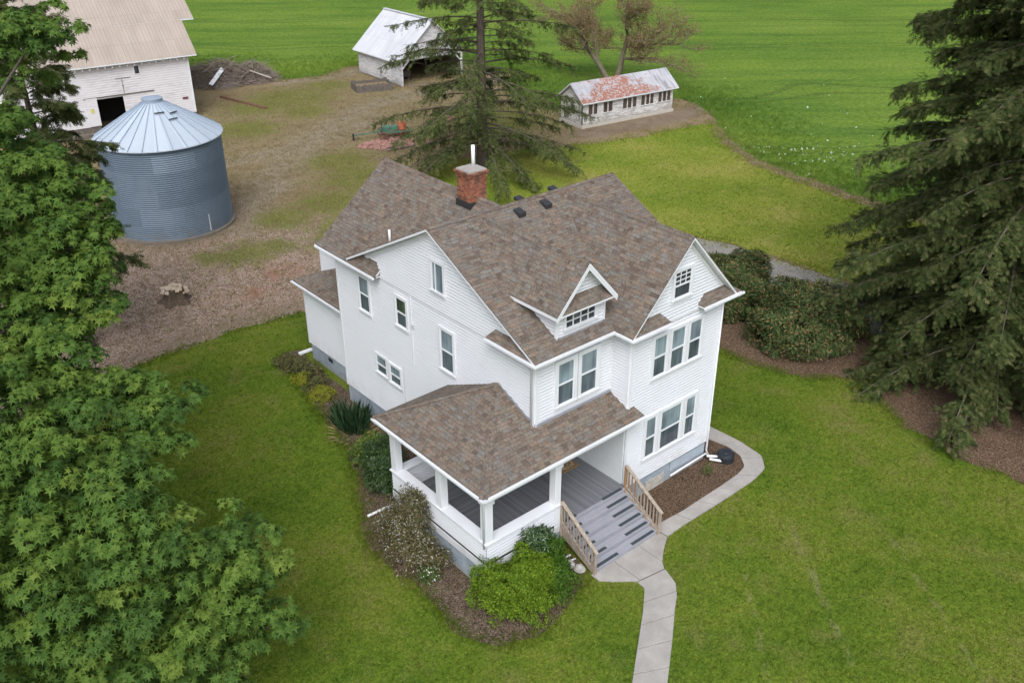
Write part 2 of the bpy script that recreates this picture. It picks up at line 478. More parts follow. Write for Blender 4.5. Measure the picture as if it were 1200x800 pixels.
def lawn_mat(name, lush, mid, dry, brown, lines=(), vary=False, **k):
    t = NT(name, .95, .02)
    p2, s = planar(t)
    c, b, d = grass_col(t, p2, lush, mid, dry, brown, **k)
    for (ax, ay), (bx, by) in lines:
        L = math.hypot(bx - ax, by - ay); ux, uy = (bx - ax) / L, (by - ay) / L
        px = t.math('SUBTRACT', s[0], ax); py = t.math('SUBTRACT', s[1], ay)
        al = t.math('ADD', t.math('MULTIPLY', px, ux), t.math('MULTIPLY', py, uy))
        ac = t.math('ABSOLUTE', t.math('SUBTRACT', t.math('MULTIPLY', px, uy), t.math('MULTIPLY', py, ux)))
        ac = t.math('ADD', ac, t.math('MULTIPLY', t.math('SUBTRACT', t.noise(p2, 1.2), .5), .35))
        m = t.math('MULTIPLY', t.step(ac, .2, .05), t.math('MULTIPLY', t.step(al, -.5, .5), t.step(al, L + .5, L - .5)))
        m = t.math('MULTIPLY', m, t.step(t.noise(p2, 1.6, 4), .42, .6))
        c = t.mix(t.math('MULTIPLY', m, .42), c, (.22, .19, .095))
    tuft_shade = t.noise(p2, 8., 5, .75)  # noise contrast paints tuft shadows into the turf and blade colour
    c = t.mix(.65, c, t.ramp(tuft_shade, [(.34, (.22, .24, .22)), (.5, (.5, .5, .5)), (.66, (.78, .76, .70))]), 'OVERLAY')
    if vary:
        r = t.attr('rnd')
        c = t.mix(.5, c, t.ramp(r, [(0., (.20, .22, .2)), (.5, (.5, .5, .48)), (1., (.84, .82, .7))]), 'OVERLAY')
    else:
        # mown sward: shade in the small gaps between tufts put into the colour
        g = t.voro(p2, 24., out='Distance')
        fg = t.noise(p2, 17., 5, .75)
        c = t.mix(.85, c, t.ramp(fg, [(.32, (.20, .21, .20)), (.5, (.5, .5, .5)), (.68, (.80, .79, .74))]), 'OVERLAY')
        t.nor(t.bump(t.math('ADD', d, t.math('MULTIPLY', g, -.6)), .6, .04))
    t.col(c)
    if vary: t.b.inputs['Subsurface Weight'].default_value = 0
    return t.m

LG = dict(lush=(.053, .100, .012), mid=(.092, .140, .016), dry=(.127, .161, .023), brown=(.168, .152, .052), dryness=.5)
BG = dict(lush=(.112, .170, .021), mid=(.170, .216, .031), dry=(.235, .248, .048), brown=(.300, .262, .095), dryness=.35, big=.12)
FG = dict(lush=(.078, .144, .023), mid=(.110, .180, .029), dry=(.142, .208, .035), brown=(.172, .225, .048), dryness=.25, big=.05, fine=.9)
TRK = [((7.9, -5.6), (3.2, -11.2)), ((5.3, -5.2), (1.0, -9.6)), ((9.9, -8.6), (5.8, -14.2))]
M['lawn'] = lawn_mat('front_lawn_turf', lines=TRK, **LG)
M['lawn_blade'] = lawn_mat('front_lawn_blades', lines=TRK, vary=True, **LG)
M['backlawn'] = lawn_mat('back_lawn_turf', **BG)
M['backlawn_blade'] = lawn_mat('back_lawn_blades', vary=True, **BG)

def field_mat(name, vary):
    t = NT(name, .95, .02)
    p2, s = planar(t)
    c, b, d = grass_col(t, p2, **FG)
    ca, sa = math.cos(R(-40)), math.sin(R(-40))
    w = t.comb(t.math('ADD', t.math('MULTIPLY', s[0], ca), t.math('MULTIPLY', s[1], sa)), t.math('SUBTRACT', t.math('MULTIPLY', s[1], ca), t.math('MULTIPLY', s[0], sa)), 0.)
    st = t.noise(t.scale(w, (.03, .22, 1)), scale=1., detail=5, rough=.6)
    c = t.mix(t.math('MULTIPLY', t.step(st, .44, .68), .6), c, (.050, .112, .022))
    st2 = t.noise(t.scale(w, (.06, .8, 1)), scale=1., detail=4, rough=.6)
    c = t.mix(t.math('MULTIPLY', t.step(st2, .48, .70), .5), c, (.155, .225, .028))
    # tramlines left by the sprayer
    wy = t.sep(w)[1]; tl = t.math('ABSOLUTE', t.math('SUBTRACT', t.math('FRACT', t.math('ADD', t.math('DIVIDE', t.math('ADD', wy, t.math('MULTIPLY', t.math('SUBTRACT', t.noise(p2, .02, 2), .5), 30.)), 21.), .3)), .5))
    tm = t.step(t.math('ABSOLUTE', t.math('SUBTRACT', tl, .045)), .016, .006)
    c = t.mix(t.math('MULTIPLY', tm, .45), c, (.060, .085, .025))
    if vary:
        r = t.attr('rnd')
        c = t.mix(.7, c, t.ramp(r, [(0., (.40, .42, .38)), (.5, (.6, .6, .55)), (1., (.85, .83, .66))]), 'OVERLAY')
    else:
        fg = t.noise(p2, 2.6, 6, .75)
        c = t.mix(.8, c, t.ramp(fg, [(.32, (.24, .26, .24)), (.5, (.5, .5, .5)), (.68, (.76, .75, .68))]), 'OVERLAY')
        sp = t.voro(p2, .9, out='Distance')
        c = t.mix(t.math('MULTIPLY', t.step(sp, .10, .04), .35), c, (.30, .36, .20))
        t.nor(t.bump(t.noise(p2, 3.5, 5, .7), .8, .12))
    t.col(c)
    return t.m
M['field'] = field_mat('green_crop', False)
M['field_blade'] = field_mat('green_crop_blades', True)

def mulch_mat(name, a, b, chips, sc=9.):
    sc *= 2.6
    t = NT(name, .95, .03)
    p2, s = planar(t)
    f = t.noise(p2, scale=1.1, detail=5, rough=.65)
    c = t.ramp(f, [(.3, a), (.7, b)])
    v = t.voro(p2, sc, out='Color'); vs = t.sep(v)
    c = t.mix(t.step(vs[0], .62, .78), c, chips)
    c = t.mix(t.math('MULTIPLY', t.step(vs[1], .7, .8), .8), c, tuple(x * .35 for x in a))
    t.col(c)
    t.nor(t.bump(t.math('ADD', vs[2], t.noise(p2, 20., 3)), .9, .03))
    return t.m
M['mulch'] = mulch_mat('bark_mulch', (.085, .055, .037), (.140, .092, .060), (.21, .15, .10), 13.)
M['mulch_old'] = mulch_mat('old_bark_mulch', (.095, .066, .045), (.150, .110, .078), (.215, .165, .12), 10.)
M['mulch_needles'] = mulch_mat('needle_litter', (.105, .065, .042), (.165, .105, .068), (.25, .18, .12), 12.)
def gravel_mat():
    t = NT('gravel_drive', .95, .15)
    p2, s = planar(t)
    f = t.noise(p2, scale=.5, detail=5)
    c = t.ramp(f, [(.3, (.20, .185, .155)), (.55, (.27, .25, .215)), (.75, (.24, .23, .13))])
    v = t.sep(t.voro(p2, 16., out='Color'))
    c = t.mix(.35, c, t.ramp(v[0], [(0., (.2, .2, .2)), (1., (.85, .85, .85))]), 'OVERLAY')
    t.col(c); t.nor(t.bump(v[1], .6, .02)); return t.m
M['gravel'] = gravel_mat()

def yard_mat():
    """dry farmyard: tan dead grass, bare tracks, leaf litter by the house, green patches"""
    t = NT('farmyard_soil_and_dry_grass', .95, .02)
    p2, s = planar(t)
    n1 = t.noise(p2, .45, 6, .68); n2 = t.noise(t.scale(p2, (1., .62, 1.)), 1.5, 6, .7, .4); n3 = t.noise(p2, 7., 4, .7)
    f = t.math('ADD', t.math('ADD', t.math('MULTIPLY', n1, .4), t.math('MULTIPLY', n2, .35)), t.math('MULTIPLY', n3, .25))
    dry = t.ramp(f, [(.30, (.095, .072, .034)), (.42, (.172, .126, .064)), (.52, (.245, .186, .110)), (.62, (.190, .150, .064)), (.74, (.140, .135, .040))])
    gr = t.ramp(f, [(.32, (.075, .110, .013)), (.48, (.120, .140, .024)), (.60, (.190, .175, .060))])
    lit = t.ramp(t.math('ADD', t.math('MULTIPLY', n2, .5), t.math('MULTIPLY', n3, .5)), [(.32, (.10, .062, .040)), (.45, (.215, .142, .102)), (.57, (.335, .245, .185)), (.7, (.23, .155, .11))])
    chips = t.sep(t.voro(t.scale(p2, (1., 1., 1.)), 13., out='Color'))
    lit = t.mix(t.math('MULTIPLY', t.step(chips[0], .70, .85), .75), lit, (.40, .33, .275))
    trk = t.ramp(f, [(.32, (.140, .108, .070)), (.5, (.240, .195, .138)), (.66, (.325, .275, .205))])
    bare = t.ramp(f, [(.32, (.115, .080, .055)), (.48, (.185, .138, .098)), (.62, (.26, .205, .15))])
    red = t.ramp(n3, [(.35, (.17, .075, .045)), (.6, (.32, .15, .10))])
    nz = t.math('MULTIPLY', t.math('SUBTRACT', t.math('ADD', t.math('ADD', t.math('MULTIPLY', n1, .25), t.math('MULTIPLY', n2, .35)), t.math('MULTIPLY', n3, .4)), .5), 5.4)
    def msk(name, a=.35, b=.65): return t.step(t.math('ADD', t.attr(name), nz), a, b)
    c = t.mix(msk('litter'), dry, lit)
    c = t.mix(t.math('MULTIPLY', msk('track', .45, 1.0), .85), c, trk)
    c = t.mix(t.math('MULTIPLY', msk('green', .3, .72), .9), c, gr)
    c = t.mix(t.math('MULTIPLY', msk('bare', .35, .7), .9), c, bare)
    c = t.mix(t.math('MULTIPLY', msk('red', .35, .9), .85), c, red)
    fine = t.noise(t.scale(p2, (1., 1., 1.)), 11., 5, .78)
    c = t.mix(.9, c, t.ramp(fine, [(.34, (.16, .16, .16)), (.5, (.5, .5, .5)), (.66, (.84, .84, .82))]), 'OVERLAY')
    t.col(c)
    t.nor(t.bump(t.math('ADD', n3, fine), .7, .05))
    return t.m
M['yard'] = yard_mat()
M['yard_blade'] = NT('dry_grass_blades', .95, .02)
_t = M['yard_blade']; _t.col(_t.ramp(_t.attr('rnd'), [(0., (.13, .15, .035)), (.35, (.19, .18, .06)), (.6, (.27, .22, .12)), (1., (.33, .28, .18))])); M['yard_blade'] = _t.m

def build_ground():
    x0, x1, y0, y1 = -60., 70., -40., 110.
    xs = np.arange(x0, x1 + .1, 1.0); ys = np.arange(y0, y1 + .1, 1.0)
    X, Y = np.meshgrid(xs, ys); P = np.stack([X.ravel(), Y.ravel()], 1); n = len(P); nx = len(xs); ny = len(ys)
    V = np.zeros((n + 4, 3)); V[:n, :2] = P
    V[n:, :2] = [(-2500, -2500), (2500, -2500), (2500, 2500), (-2500, 2500)]
    I = np.arange(n).reshape(ny, nx)
    F = np.stack([I[:-1, :-1], I[:-1, 1:], I[1:, 1:], I[1:, :-1]], -1).reshape(-1, 4).tolist()
    c = [int(I[0, 0]), int(I[0, -1]), int(I[-1, -1]), int(I[-1, 0])]
    F.append([n, n + 1] + [int(i) for i in I[0, ::-1]])
    F.append([n + 1, n + 2] + [int(i) for i in I[::-1, -1]])
    F.append([n + 2, n + 3] + [int(i) for i in I[-1, :]])
    F.append([n + 3, n] + [int(i) for i in I[:, 0]])
    me = bpy.data.meshes.new('ground'); me.from_pydata(V.tolist(), [], F); me.materials.append(M['yard'])
    sm = lambda d, a, b: np.clip((b - d) / (b - a), 0, 1)
    Q = V[:, :2]
    t1 = dist_line([(6.5, 35.6), (9.2, 39.7), (13.8, 44.6), (20.6, 51), (27.9, 55.8), (34.3, 58), (42.7, 56.4), (48.4, 57.6)], Q)
    t2 = dist_line([(11.2, 49.1), (16.4, 49.3), (21.7, 50), (27.5, 52.2)], Q)
    t3 = dist_line([(10.5, 43.5), (15, 45.2), (20.9, 47.4)], Q)
    t4 = dist_line([(28, 70.5), (33, 69), (38, 70)], Q)
    track = np.maximum.reduce([sm(t1, .6, 3.4), sm(t2, .5, 2.6), sm(t3, .3, 1.4) * .8, sm(t4, .5, 2.2)])
    lit = np.minimum(sm(dist_line([(-12, 26), (0, 29), (8, 28), (14, 27)], Q), 4.5, 9.), 1)
    lit = np.maximum(lit, sm(np.linalg.norm(Q - (3.2, 39.5), axis=1), 4.5, 8.5) * .8)
    gre = np.zeros(len(Q))
    for x, y, r in ((6.5, 31.2, 1.8), (2.5, 32.3, 1.6), (9.5, 30, 1.8), (25.5, 64, 5.5), (21.5, 63.5, 4), (17, 57, 4), (18.5, 43.5, 3.5), (9, 35.2, 2.6), (13, 36, 3.2), (17.5, 39, 4), (31, 66.5, 3), (4, 31.5, 2.5), (12.5, 30, 5), (36, 45, 6), (24, 59, 3)):
        gre = np.maximum(gre, sm(np.linalg.norm(Q - (x, y), axis=1), r * .4, r * 1.3) * .8)
    bare = np.zeros(len(Q))
    bl = dist_line([(38.2, 36.8), (44, 35.4), (51.5, 34.9), (53.5, 36)], Q)
    bare = np.maximum(bare, sm(bl, .7, 2.3))
    bare = np.maximum(bare, sm(np.linalg.norm(Q - (3.2, 39.5), axis=1), 4., 5.2))
    bare = np.maximum(bare, sm(dist_line([(-40, 22), (-14, 21.4), (-2.6, 23.4), (3, 23)], Q), .2, 1.8) * .65)
    bare = np.maximum(bare, sm(dist_line([(35, 63), (39, 60)], Q), .5, 2.5) * .7)
    red = np.maximum.reduce([sm(np.linalg.norm(Q - (4.6, 27.6), axis=1), .2, 2.6) * .75, sm(np.linalg.norm(Q - (2.0, 25.9), axis=1), .1, 2.0) * .75, sm(np.linalg.norm(Q - (-.5, 26.2), axis=1), .1, 1.6) * .6])
    for nm, val in (('track', track), ('litter', lit), ('green', gre), ('bare', bare), ('red', red)):
        a = me.attributes.new(nm, 'FLOAT', 'POINT'); a.data.foreach_set('value', val.astype(np.float32))
    o = link('ground', me, None); tag(o, 'tan farmyard soil with dry grass and pale wheel tracks', kind='structure')
build_ground()

def sheet(name, poly, z, mat, label, edge=(.5, .12), seed=1, mats=None):
    pts = ragged(poly, edge[0], edge[1], True, seed) if edge else poly
    from mathutils.geometry import tessellate_polygon
    V = [Vector((p[0], p[1], z)) for p in pts]
    T = tessellate_polygon([V])
    T = [t if (V[t[1]] - V[t[0]]).cross(V[t[2]] - V[t[0]]).z > 0 else t[::-1] for t in T]
    me = bpy.data.meshes.new(name); me.from_pydata([tuple(v) for v in V], [], [tuple(t) for t in T]); me.update(); me.materials.append(mat)
    o = link(name, me, None)
    return tag(o, label, kind='structure')
sheet('lawn', LAWN, .012, M['lawn'], 'mown green front lawn round the farmhouse', (.4, .10), 3)
sheet('back_lawn', BACKLAWN, .012, M['backlawn'], 'yellowish mown lawn between the house and the crop field', (.4, .12), 4)
sheet('field', FIELD, .02, M['field'], 'deep green crop field beyond the farmyard', (.5, .14), 5)
sheet('gravel_drive', GRAVEL, .017, M['gravel'], 'grey gravel drive running behind the shrubs', (.4, .12), 6)
sheet('mulch_bed', BED_LEFT, .024, M['mulch_old'], 'brown mulch bed along the left wall and porch', (.35, .08), 7)
sheet('mulch_bed', BED_RIGHT, .024, M['mulch'], 'dark bark mulch bed between front wall and curved walk', (.5, .02), 8)
sheet('mulch_bed', MULCH_SHRUB, .024, M['mulch_needles'], 'bare brown soil under the rhododendrons', (.4, .10), 9)
sheet('mulch_bed', MULCH_SPRUCE, .028, M['mulch_needles'], 'brown needle litter under the tall spruces', (.4, .14), 10)
# concrete walk: slabs with soil joints
def walk():
    mb = MB()
    def strip(L_, R_, seg):
        L_ = np.array(L_); R_ = np.array(R_)
        def arc(a, n):
            d = np.concatenate([[0], np.cumsum(np.linalg.norm(np.diff(a, axis=0), axis=1))]); t = np.linspace(0, d[-1], n)
            return np.stack([np.interp(t, d, a[:, 0]), np.interp(t, d, a[:, 1])], 1)
        sub = 6; n = seg * sub + 1
        A = arc(L_, n); B = arc(R_, n)
        for k in range(seg):
            a = A[k * sub:(k + 1) * sub + 1].copy(); b = B[k * sub:(k + 1) * sub + 1].copy()
            for q in (a, b):
                q[0] += (q[1] - q[0]) * .07; q[-1] += (q[-2] - q[-1]) * .07
            z = .062 + .006 * random.random()
            mb.prism([tuple(p) for p in a] + [tuple(p) for p in b[::-1]], .0, z)
    strip(WALK_IN, WALK_OUT, 9)
    strip(MAIN_L, MAIN_R, 8)
    # landing slabs, split along two joints
    mb.prism([(.2, -2.78), (1.28, -2.78), (1.28, -4.06), (1.16, -4.04), (1.0, -3.86), (.55, -3.5), (.2, -3.14)], 0, .06)
    mb.prism([(1.30, -2.78), (2.56, -2.78), (2.56, -3.97), (2.36, -4.23), (1.30, -4.06)], 0, .064)
    mb.prism([(2.58, -2.78), (3.70, -2.78), (3.72, -3.18), (3.1, -3.56), (2.58, -3.95)], 0, .061)
    o = mb.build('walkway', M['concrete']); tag(o, 'pale concrete slab walk curving from lawn to porch stairs and round the bed', kind='structure')
    b = MB()
    for Lp, Rp in ((WALK_IN, WALK_OUT), (MAIN_L, MAIN_R)):
        m = min(len(Lp), len(Rp))
        for i in range(m - 1): b.poly([(Lp[i][0], Lp[i][1], .034), (Rp[i][0], Rp[i][1], .034), (Rp[i + 1][0], Rp[i + 1][1], .034), (Lp[i + 1][0], Lp[i + 1][1], .034)])
    b.poly([(x, y, .034) for x, y in LANDING])
    o = b.build('path_bedding', M['joint']); tag(o, 'dark soil in the joints of the concrete walk', kind='structure')
walk()

# ------------------------------------------------------------------ grass blades
def blades(name, label, poly, holes, dens, h, w, mat, n_blade=5, spread=.07, box=None, keep=None, z=.01, seed=1, flop=.7, cam_fade=None):
    r = np.random.default_rng(seed)
    pl = np.array(poly); lo = pl.min(0); hi = pl.max(0)
    if box: lo = np.maximum(lo, box[:2]); hi = np.minimum(hi, box[2:])
    n = int((hi[0] - lo[0]) * (hi[1] - lo[1]) * dens)
    P = lo + r.random((n, 2)) * (hi - lo)
    k = inside(poly, P)
    for hpoly in holes: k &= ~inside(hpoly, P)
    P = P[k]
    if keep is not None: P = P[keep(P, r)]
    n = len(P)
    Pb = np.repeat(P, n_blade, 0) + (r.random((n * n_blade, 2)) - .5) * 2 * spread
    az = r.random(n * n_blade) * 6.283; lean = r.random(n * n_blade) * flop
    T = np.stack([np.cos(az) * lean, np.sin(az) * lean, np.ones(len(az))], 1)
    N = np.stack([np.cos(az + 1.57 + r.random(len(az))), np.sin(az + 1.57), np.zeros(len(az))], 1)
    L = h * (.5 + r.random(len(az)))
    P3 = np.concatenate([Pb, np.full((len(Pb), 1), z)], 1)
    # template: wide at the foot, pointed
    o = scatter(name, P3, T, N, L, [(-.5, 0, 0), (.5, 0, 0), (0, 1, .12)], [(0, 1, 2)], mat, None, width=w / h)
    return tag(o, label, kind='stuff')

CAMP = np.array([-18.07, -19.89])
def view(P, r):
    """only where the photograph looks: ground inside the frame plus a margin"""
    d = P - CAMP; f = np.array([.6505, .7595]); s = np.array([.7595, -.6505])
    z = d @ f; x = d @ s
    dep = z * .8797 + 22.73 * .4756
    v = (22.73 * .8797 - z * .4756) / dep * 1100 + 400
    u = x / dep * 1100 + 600
    return (u > -140) & (u < 1340) & (v < 900) & (v > -40)
def fade(d0, d1, p1):
    def f(P, r):
        d = np.linalg.norm(P - CAMP, axis=1)
        return view(P, r) & (r.random(len(P)) < np.clip(1 - (d - d0) / (d1 - d0) * (1 - p1), p1, 1))
    return f
def edge_keep(P, r):
    d = dist_line(FIELD[:28], P)
    return view(P, r) & (r.random(len(P)) < np.clip(1.05 - d / 9., 0, 1) ** 1.5)
WALKS = [WALK_IN + WALK_OUT[::-1], MAIN_L + MAIN_R[::-1], LANDING]
blades('lawn_grass', 'short green grass of the front lawn', LAWN, [BED_LEFT, BED_RIGHT, MULCH_SHRUB, MULCH_SPRUCE, HOUSE_FOOT] + WALKS, 75, .055, .022, M['lawn_blade'], 5, .07, box=(-32, -22, 30, 24), keep=fade(30, 70, .5), seed=11)
blades('back_lawn_grass', 'short yellow-green grass of the back lawn', BACKLAWN, [MULCH_SPRUCE], 40, .07, .035, M['backlawn_blade'], 4, .09, keep=fade(50, 80, .6), seed=12)
blades('crop', 'tall green crop plants along the near side of the field', FIELD, [], 22, .26, .045, M['field_blade'], 5, .14, box=(20, -5, 120, 130), keep=edge_keep, z=.02, seed=13, flop=1.1)
YARD = [(-30, 22.5), (6, 22.5), (14, 27), (22, 37), (38, 36), (40, 44), (46, 60), (36, 70), (24, 70), (-10, 62), (-20, 40)]
blades('yard_grass', 'sparse dry grass in the farmyard', YARD, [], 17, .10, .04, M['yard_blade'], 4, .14, keep=view, z=.0, seed=14, flop=1.4)
blades('verge_grass', 'rough grass where the lawn meets the mulch', LAWN, [HOUSE_FOOT] + WALKS, 90, .07, .02, M['lawn_blade'], 4, .05, box=(-7, -6, 24, 22),
       keep=lambda P, r: (np.minimum.reduce([dist_line(q + [q[0]], P) for q in (BED_LEFT, MULCH_SHRUB, MULCH_SPRUCE)]) < .35 * r.random(len(P)) ** .5) & view(P, r), seed=15, z=.02)

M['bed_blade'] = lawn_mat('bed_weed_blades', vary=True, lush=(.045, .075, .012), mid=(.085, .11, .020), dry=(.14, .13, .04), brown=(.19, .155, .075), dryness=.6)
blades('bed_weeds', 'grass and weeds creeping into the old mulch bed', BED_LEFT, [HOUSE_FOOT], 60, .10, .025, M['bed_blade'], 5, .06,
       keep=lambda P, r: r.random(len(P)) < np.clip(1.0 - dist_line(BED_LEFT[1:15], P) / .75, .12, 1), seed=16, z=.025, flop=1.3)

def edge_tufts(name, label, lines, per_m, sig, h, w, mat, seed, z=.015, n_blade=5, flop=1.0, bias=0.):
    r = np.random.default_rng(seed); P = []
    for pts in lines:
        for a, b in zip(pts, pts[1:]):
            a = np.array(a, float); b = np.array(b, float); d = np.linalg.norm(b - a); n = int(d * per_m)
            if n < 1 or d > 200: continue
            q = a + (b - a) * r.random((n, 1)); nn = np.array([-(b - a)[1], (b - a)[0]]) / d
            # tufts come in bunches along the edge
            k = np.sin(q[:, :1] * 2.1 + q[:, 1:] * 1.3) + np.sin(q[:, :1] * .7 - q[:, 1:] * 2.9 + 1) > -.5 + r.normal(size=(n, 1))
            P.append((q + nn * (r.normal(size=(n, 1)) * sig + bias))[k[:, 0]])
    P = np.concatenate(P); P = P[view(P, r)]
    for q in WALKS + [HOUSE_FOOT]: P = P[~inside(q, P)]
    n = len(P); Pb = np.repeat(P, n_blade, 0) + (r.random((n * n_blade, 2)) - .5) * .12
    az = r.random(len(Pb)) * 6.283; ln = r.random(len(Pb)) * flop
    T = np.stack([np.cos(az) * ln, np.sin(az) * ln, np.ones(len(az))], 1); N = np.stack([np.cos(az + 1.57), np.sin(az + 1.57), np.zeros(len(az))], 1)
    o = scatter(name, np.concatenate([Pb, np.full((len(Pb), 1), z)], 1), T, N, h * (.4 + r.random(len(Pb))), [(-.5, 0, 0), (.5, 0, 0), (0, 1, .12)], [(0, 1, 2)], mat, None, width=w / h)
    return tag(o, label, kind='stuff')
edge_tufts('lawn_fringe', 'ragged grass growing out over the edges of the front lawn and beds', [LAWN[1:12], BED_LEFT[1:16], MULCH_SHRUB + MULCH_SHRUB[:1], MULCH_SPRUCE + MULCH_SPRUCE[:1]], 130, .22, .09, .022, M['lawn_blade'], 21)
edge_tufts('back_lawn_fringe', 'ragged yellowish grass along the edges of the back lawn', [BACKLAWN + BACKLAWN[:1]], 60, .55, .12, .035, M['backlawn_blade'], 22)
edge_tufts('weedy_verge', 'dry weeds between the back lawn and the crop field', [FIELD[:28]], 45, .45, .16, .04, M['yard_blade'], 23, bias=.35)
# ------------------------------------------------------------------ farmhouse
HOUSE = thing('farmhouse', 'white two-storey farmhouse with many gables, brown shingle roof and corner porch', 'house', (3.5, 5.5, 0))
COURSE = .128
class Wall:
    """a vertical wall plane: s runs along d, o outward along n"""
    def __init__(w, ox, oy, dx, dy, nx, ny):
        w.o = Vector((ox, oy, 0)); w.d = Vector((dx, dy, 0)); w.n = Vector((nx, ny, 0))
    def p(w, s, z, o=0.):
        return w.o + w.d * s + w.n * o + Vector((0, 0, z))
    def box(w, mb, s0, s1, z0, z1, o0, o1, mi=0):
        if o0 == 0: o0 = -.02
        return mb.hexa([w.p(s0, z0, o0), w.p(s1, z0, o0), w.p(s1, z0, o1), w.p(s0, z0, o1), w.p(s0, z1, o0), w.p(s1, z1, o0), w.p(s1, z1, o1), w.p(s0, z1, o1)], mi)
    def beam(w, mb, s0, z0, s1, z1, h, o0, o1):
        """a board along a slope, h measured downward"""
        return mb.hexa([w.p(s0, z0 - h, o0), w.p(s1, z1 - h, o0), w.p(s1, z1 - h, o1), w.p(s0, z0 - h, o1), w.p(s0, z0, o0), w.p(s1, z1, o0), w.p(s1, z1, o1), w.p(s0, z0, o1)])
WL = Wall(0, 0, 0, 1, -1, 0)            # left wall, s = y
WF = Wall(0, 0, 1, 0, 0, -1)            # recessed front wall, s = x
WW = Wall(0, -.89, 1, 0, 0, -1)         # front of the right wing
WS = Wall(3.68, 0, 0, 1, -1, 0)         # side of the right wing
WR = Wall(8.68, 0, 0, 1, 1, 0)
WB = Wall(0, 12.63, 1, 0, 0, 1)

def clip(poly, z0, z1):
    def cut(P, zc, above):
        out = []
        for i in range(len(P)):
            a, b = P[i], P[(i + 1) % len(P)]
            ia = a[1] >= zc - 1e-9 if above else a[1] <= zc + 1e-9; ib = b[1] >= zc - 1e-9 if above else b[1] <= zc + 1e-9
            if ia: out.append(a)
            if ia != ib:
                t = (zc - a[1]) / (b[1] - a[1]); out.append((a[0] + (b[0] - a[0]) * t, zc))
        return out
    P = cut(poly, z0, True)
    return cut(P, z1, False) if len(P) > 2 else P
def clapboard(mb, w, poly, o=0., course=COURSE, tilt=.036):
    """real lapped boards: every course leans out to its lower edge"""
    zs = [p[1] for p in poly]; k = math.floor(min(zs) / course)
    while k * course < max(zs):
        z0, z1 = k * course, (k + 1) * course
        P = clip(poly, z0, z1); k += 1
        if len(P) < 3: continue
        zl = min(q[1] for q in P)
        zg = z0 + course * .42
        # rounded drip edge leaning in at the foot of each board, then the face of the board
        prof = lambda z: tilt * ((z - z0) / (zg - z0) if z < zg else 1 - .6 * (z - zg) / (z1 - zg))
        for Q in (clip(P, z0, zg), clip(P, zg, z1)):
            if len(Q) > 2: mb.poly([w.p(s, z, o + prof(z)) for s, z in Q])
        ze = max(q[1] for q in P); row = [q for q in P if abs(q[1] - ze) < 1e-6]
        if len(row) >= 2:
            a, b = min(row), max(row)
            mb.poly([w.p(a[0], ze, o), w.p(b[0], ze, o), w.p(b[0], ze, o + prof(ze)), w.p(a[0], ze, o + prof(ze))])
    return mb

ZE, ZR = 7.62, 10.6; YR = 5.42; XR = 6.18
# walls, one part per face of the house
m = clapboard(MB(), WL, [(1.95, .9), (12.63, .9), (12.63, 7.36), (1.95, 7.36)]); clapboard(m, WL, [(0, 4.2), (1.95, 4.2), (1.95, 7.36), (0, 7.36)])
m.build('left_wall', M['siding'], HOUSE)
m = clapboard(MB(), WL, [(0.02, 7.40), (10.9, 7.40), (10.9, 7.72), (YR, 10.52), (.02, 7.72)], .035); clapboard(m, WL, [(10.9, 7.4), (12.6, 7.4), (12.6, 7.66), (10.9, 7.66)], .0)
m.build('gable_wall', M['siding'], HOUSE)
clapboard(MB(), WF, [(0, 4.2), (3.68, 4.2), (3.68, 7.5), (0, 7.5)]).build('front_wall', M['siding'], HOUSE)
clapboard(MB(), WS, [(-.89, 4.3), (0, 4.3), (0, 7.5), (-.89, 7.5)]).build('wing_side_wall', M['siding'], HOUSE)
clapboard(MB(), WW, [(3.68, .9), (8.68, .9), (8.68, 7.42), (3.68, 7.42)]).build('wing_front_wall', M['siding'], HOUSE)
clapboard(MB(), WW, [(3.72, 7.46), (8.64, 7.46), (8.64, 7.9), (XR, 10.48), (3.72, 7.9)], .03).build('wing_gable_wall', M['siding'], HOUSE)
clapboard(MB(), WR, [(-.89, .9), (10.85, .9), (10.85, 7.6), (-.89, 7.6)]).build('right_wall', M['siding'], HOUSE)
clapboard(MB(), WR, [(0, 7.6), (10.85, 7.6), (YR, 10.5)]).build('right_gable_wall', M['siding'], HOUSE)
clapboard(MB(), Wall(0, 10.85, 1, 0, 0, 1), [(6.6, .9), (8.68, .9), (8.68, 7.6), (6.6, 7.6)]).build('rear_wall', M['siding'], HOUSE)
clapboard(MB(), Wall(6.6, 0, 0, 1, 1, 0), [(10.85, .9), (12.63, .9), (12.63, 7.5), (10.85, 7.5)]).build('rear_wall', M['siding'], HOUSE)
clapboard(MB(), WB, [(0, .9), (6.6, .9), (6.6, 7.5), (3.3, 10.3), (0, 7.5)]).build('rear_wall', M['siding'], HOUSE)
# plain walls round the ground-floor porch recess
m = MB(); m.box(3.60, 3.665, -.87, 1.98, 1.2, 4.3); m.build('porch_side_wall', M['porch_wall'], HOUSE)
clapboard(MB(), Wall(0, 1.95, 1, 0, 0, -1), [(0, 1.2), (3.6, 1.2), (3.6, 4.3), (0, 4.3)]).build('porch_back_wall', M['siding'], HOUSE)
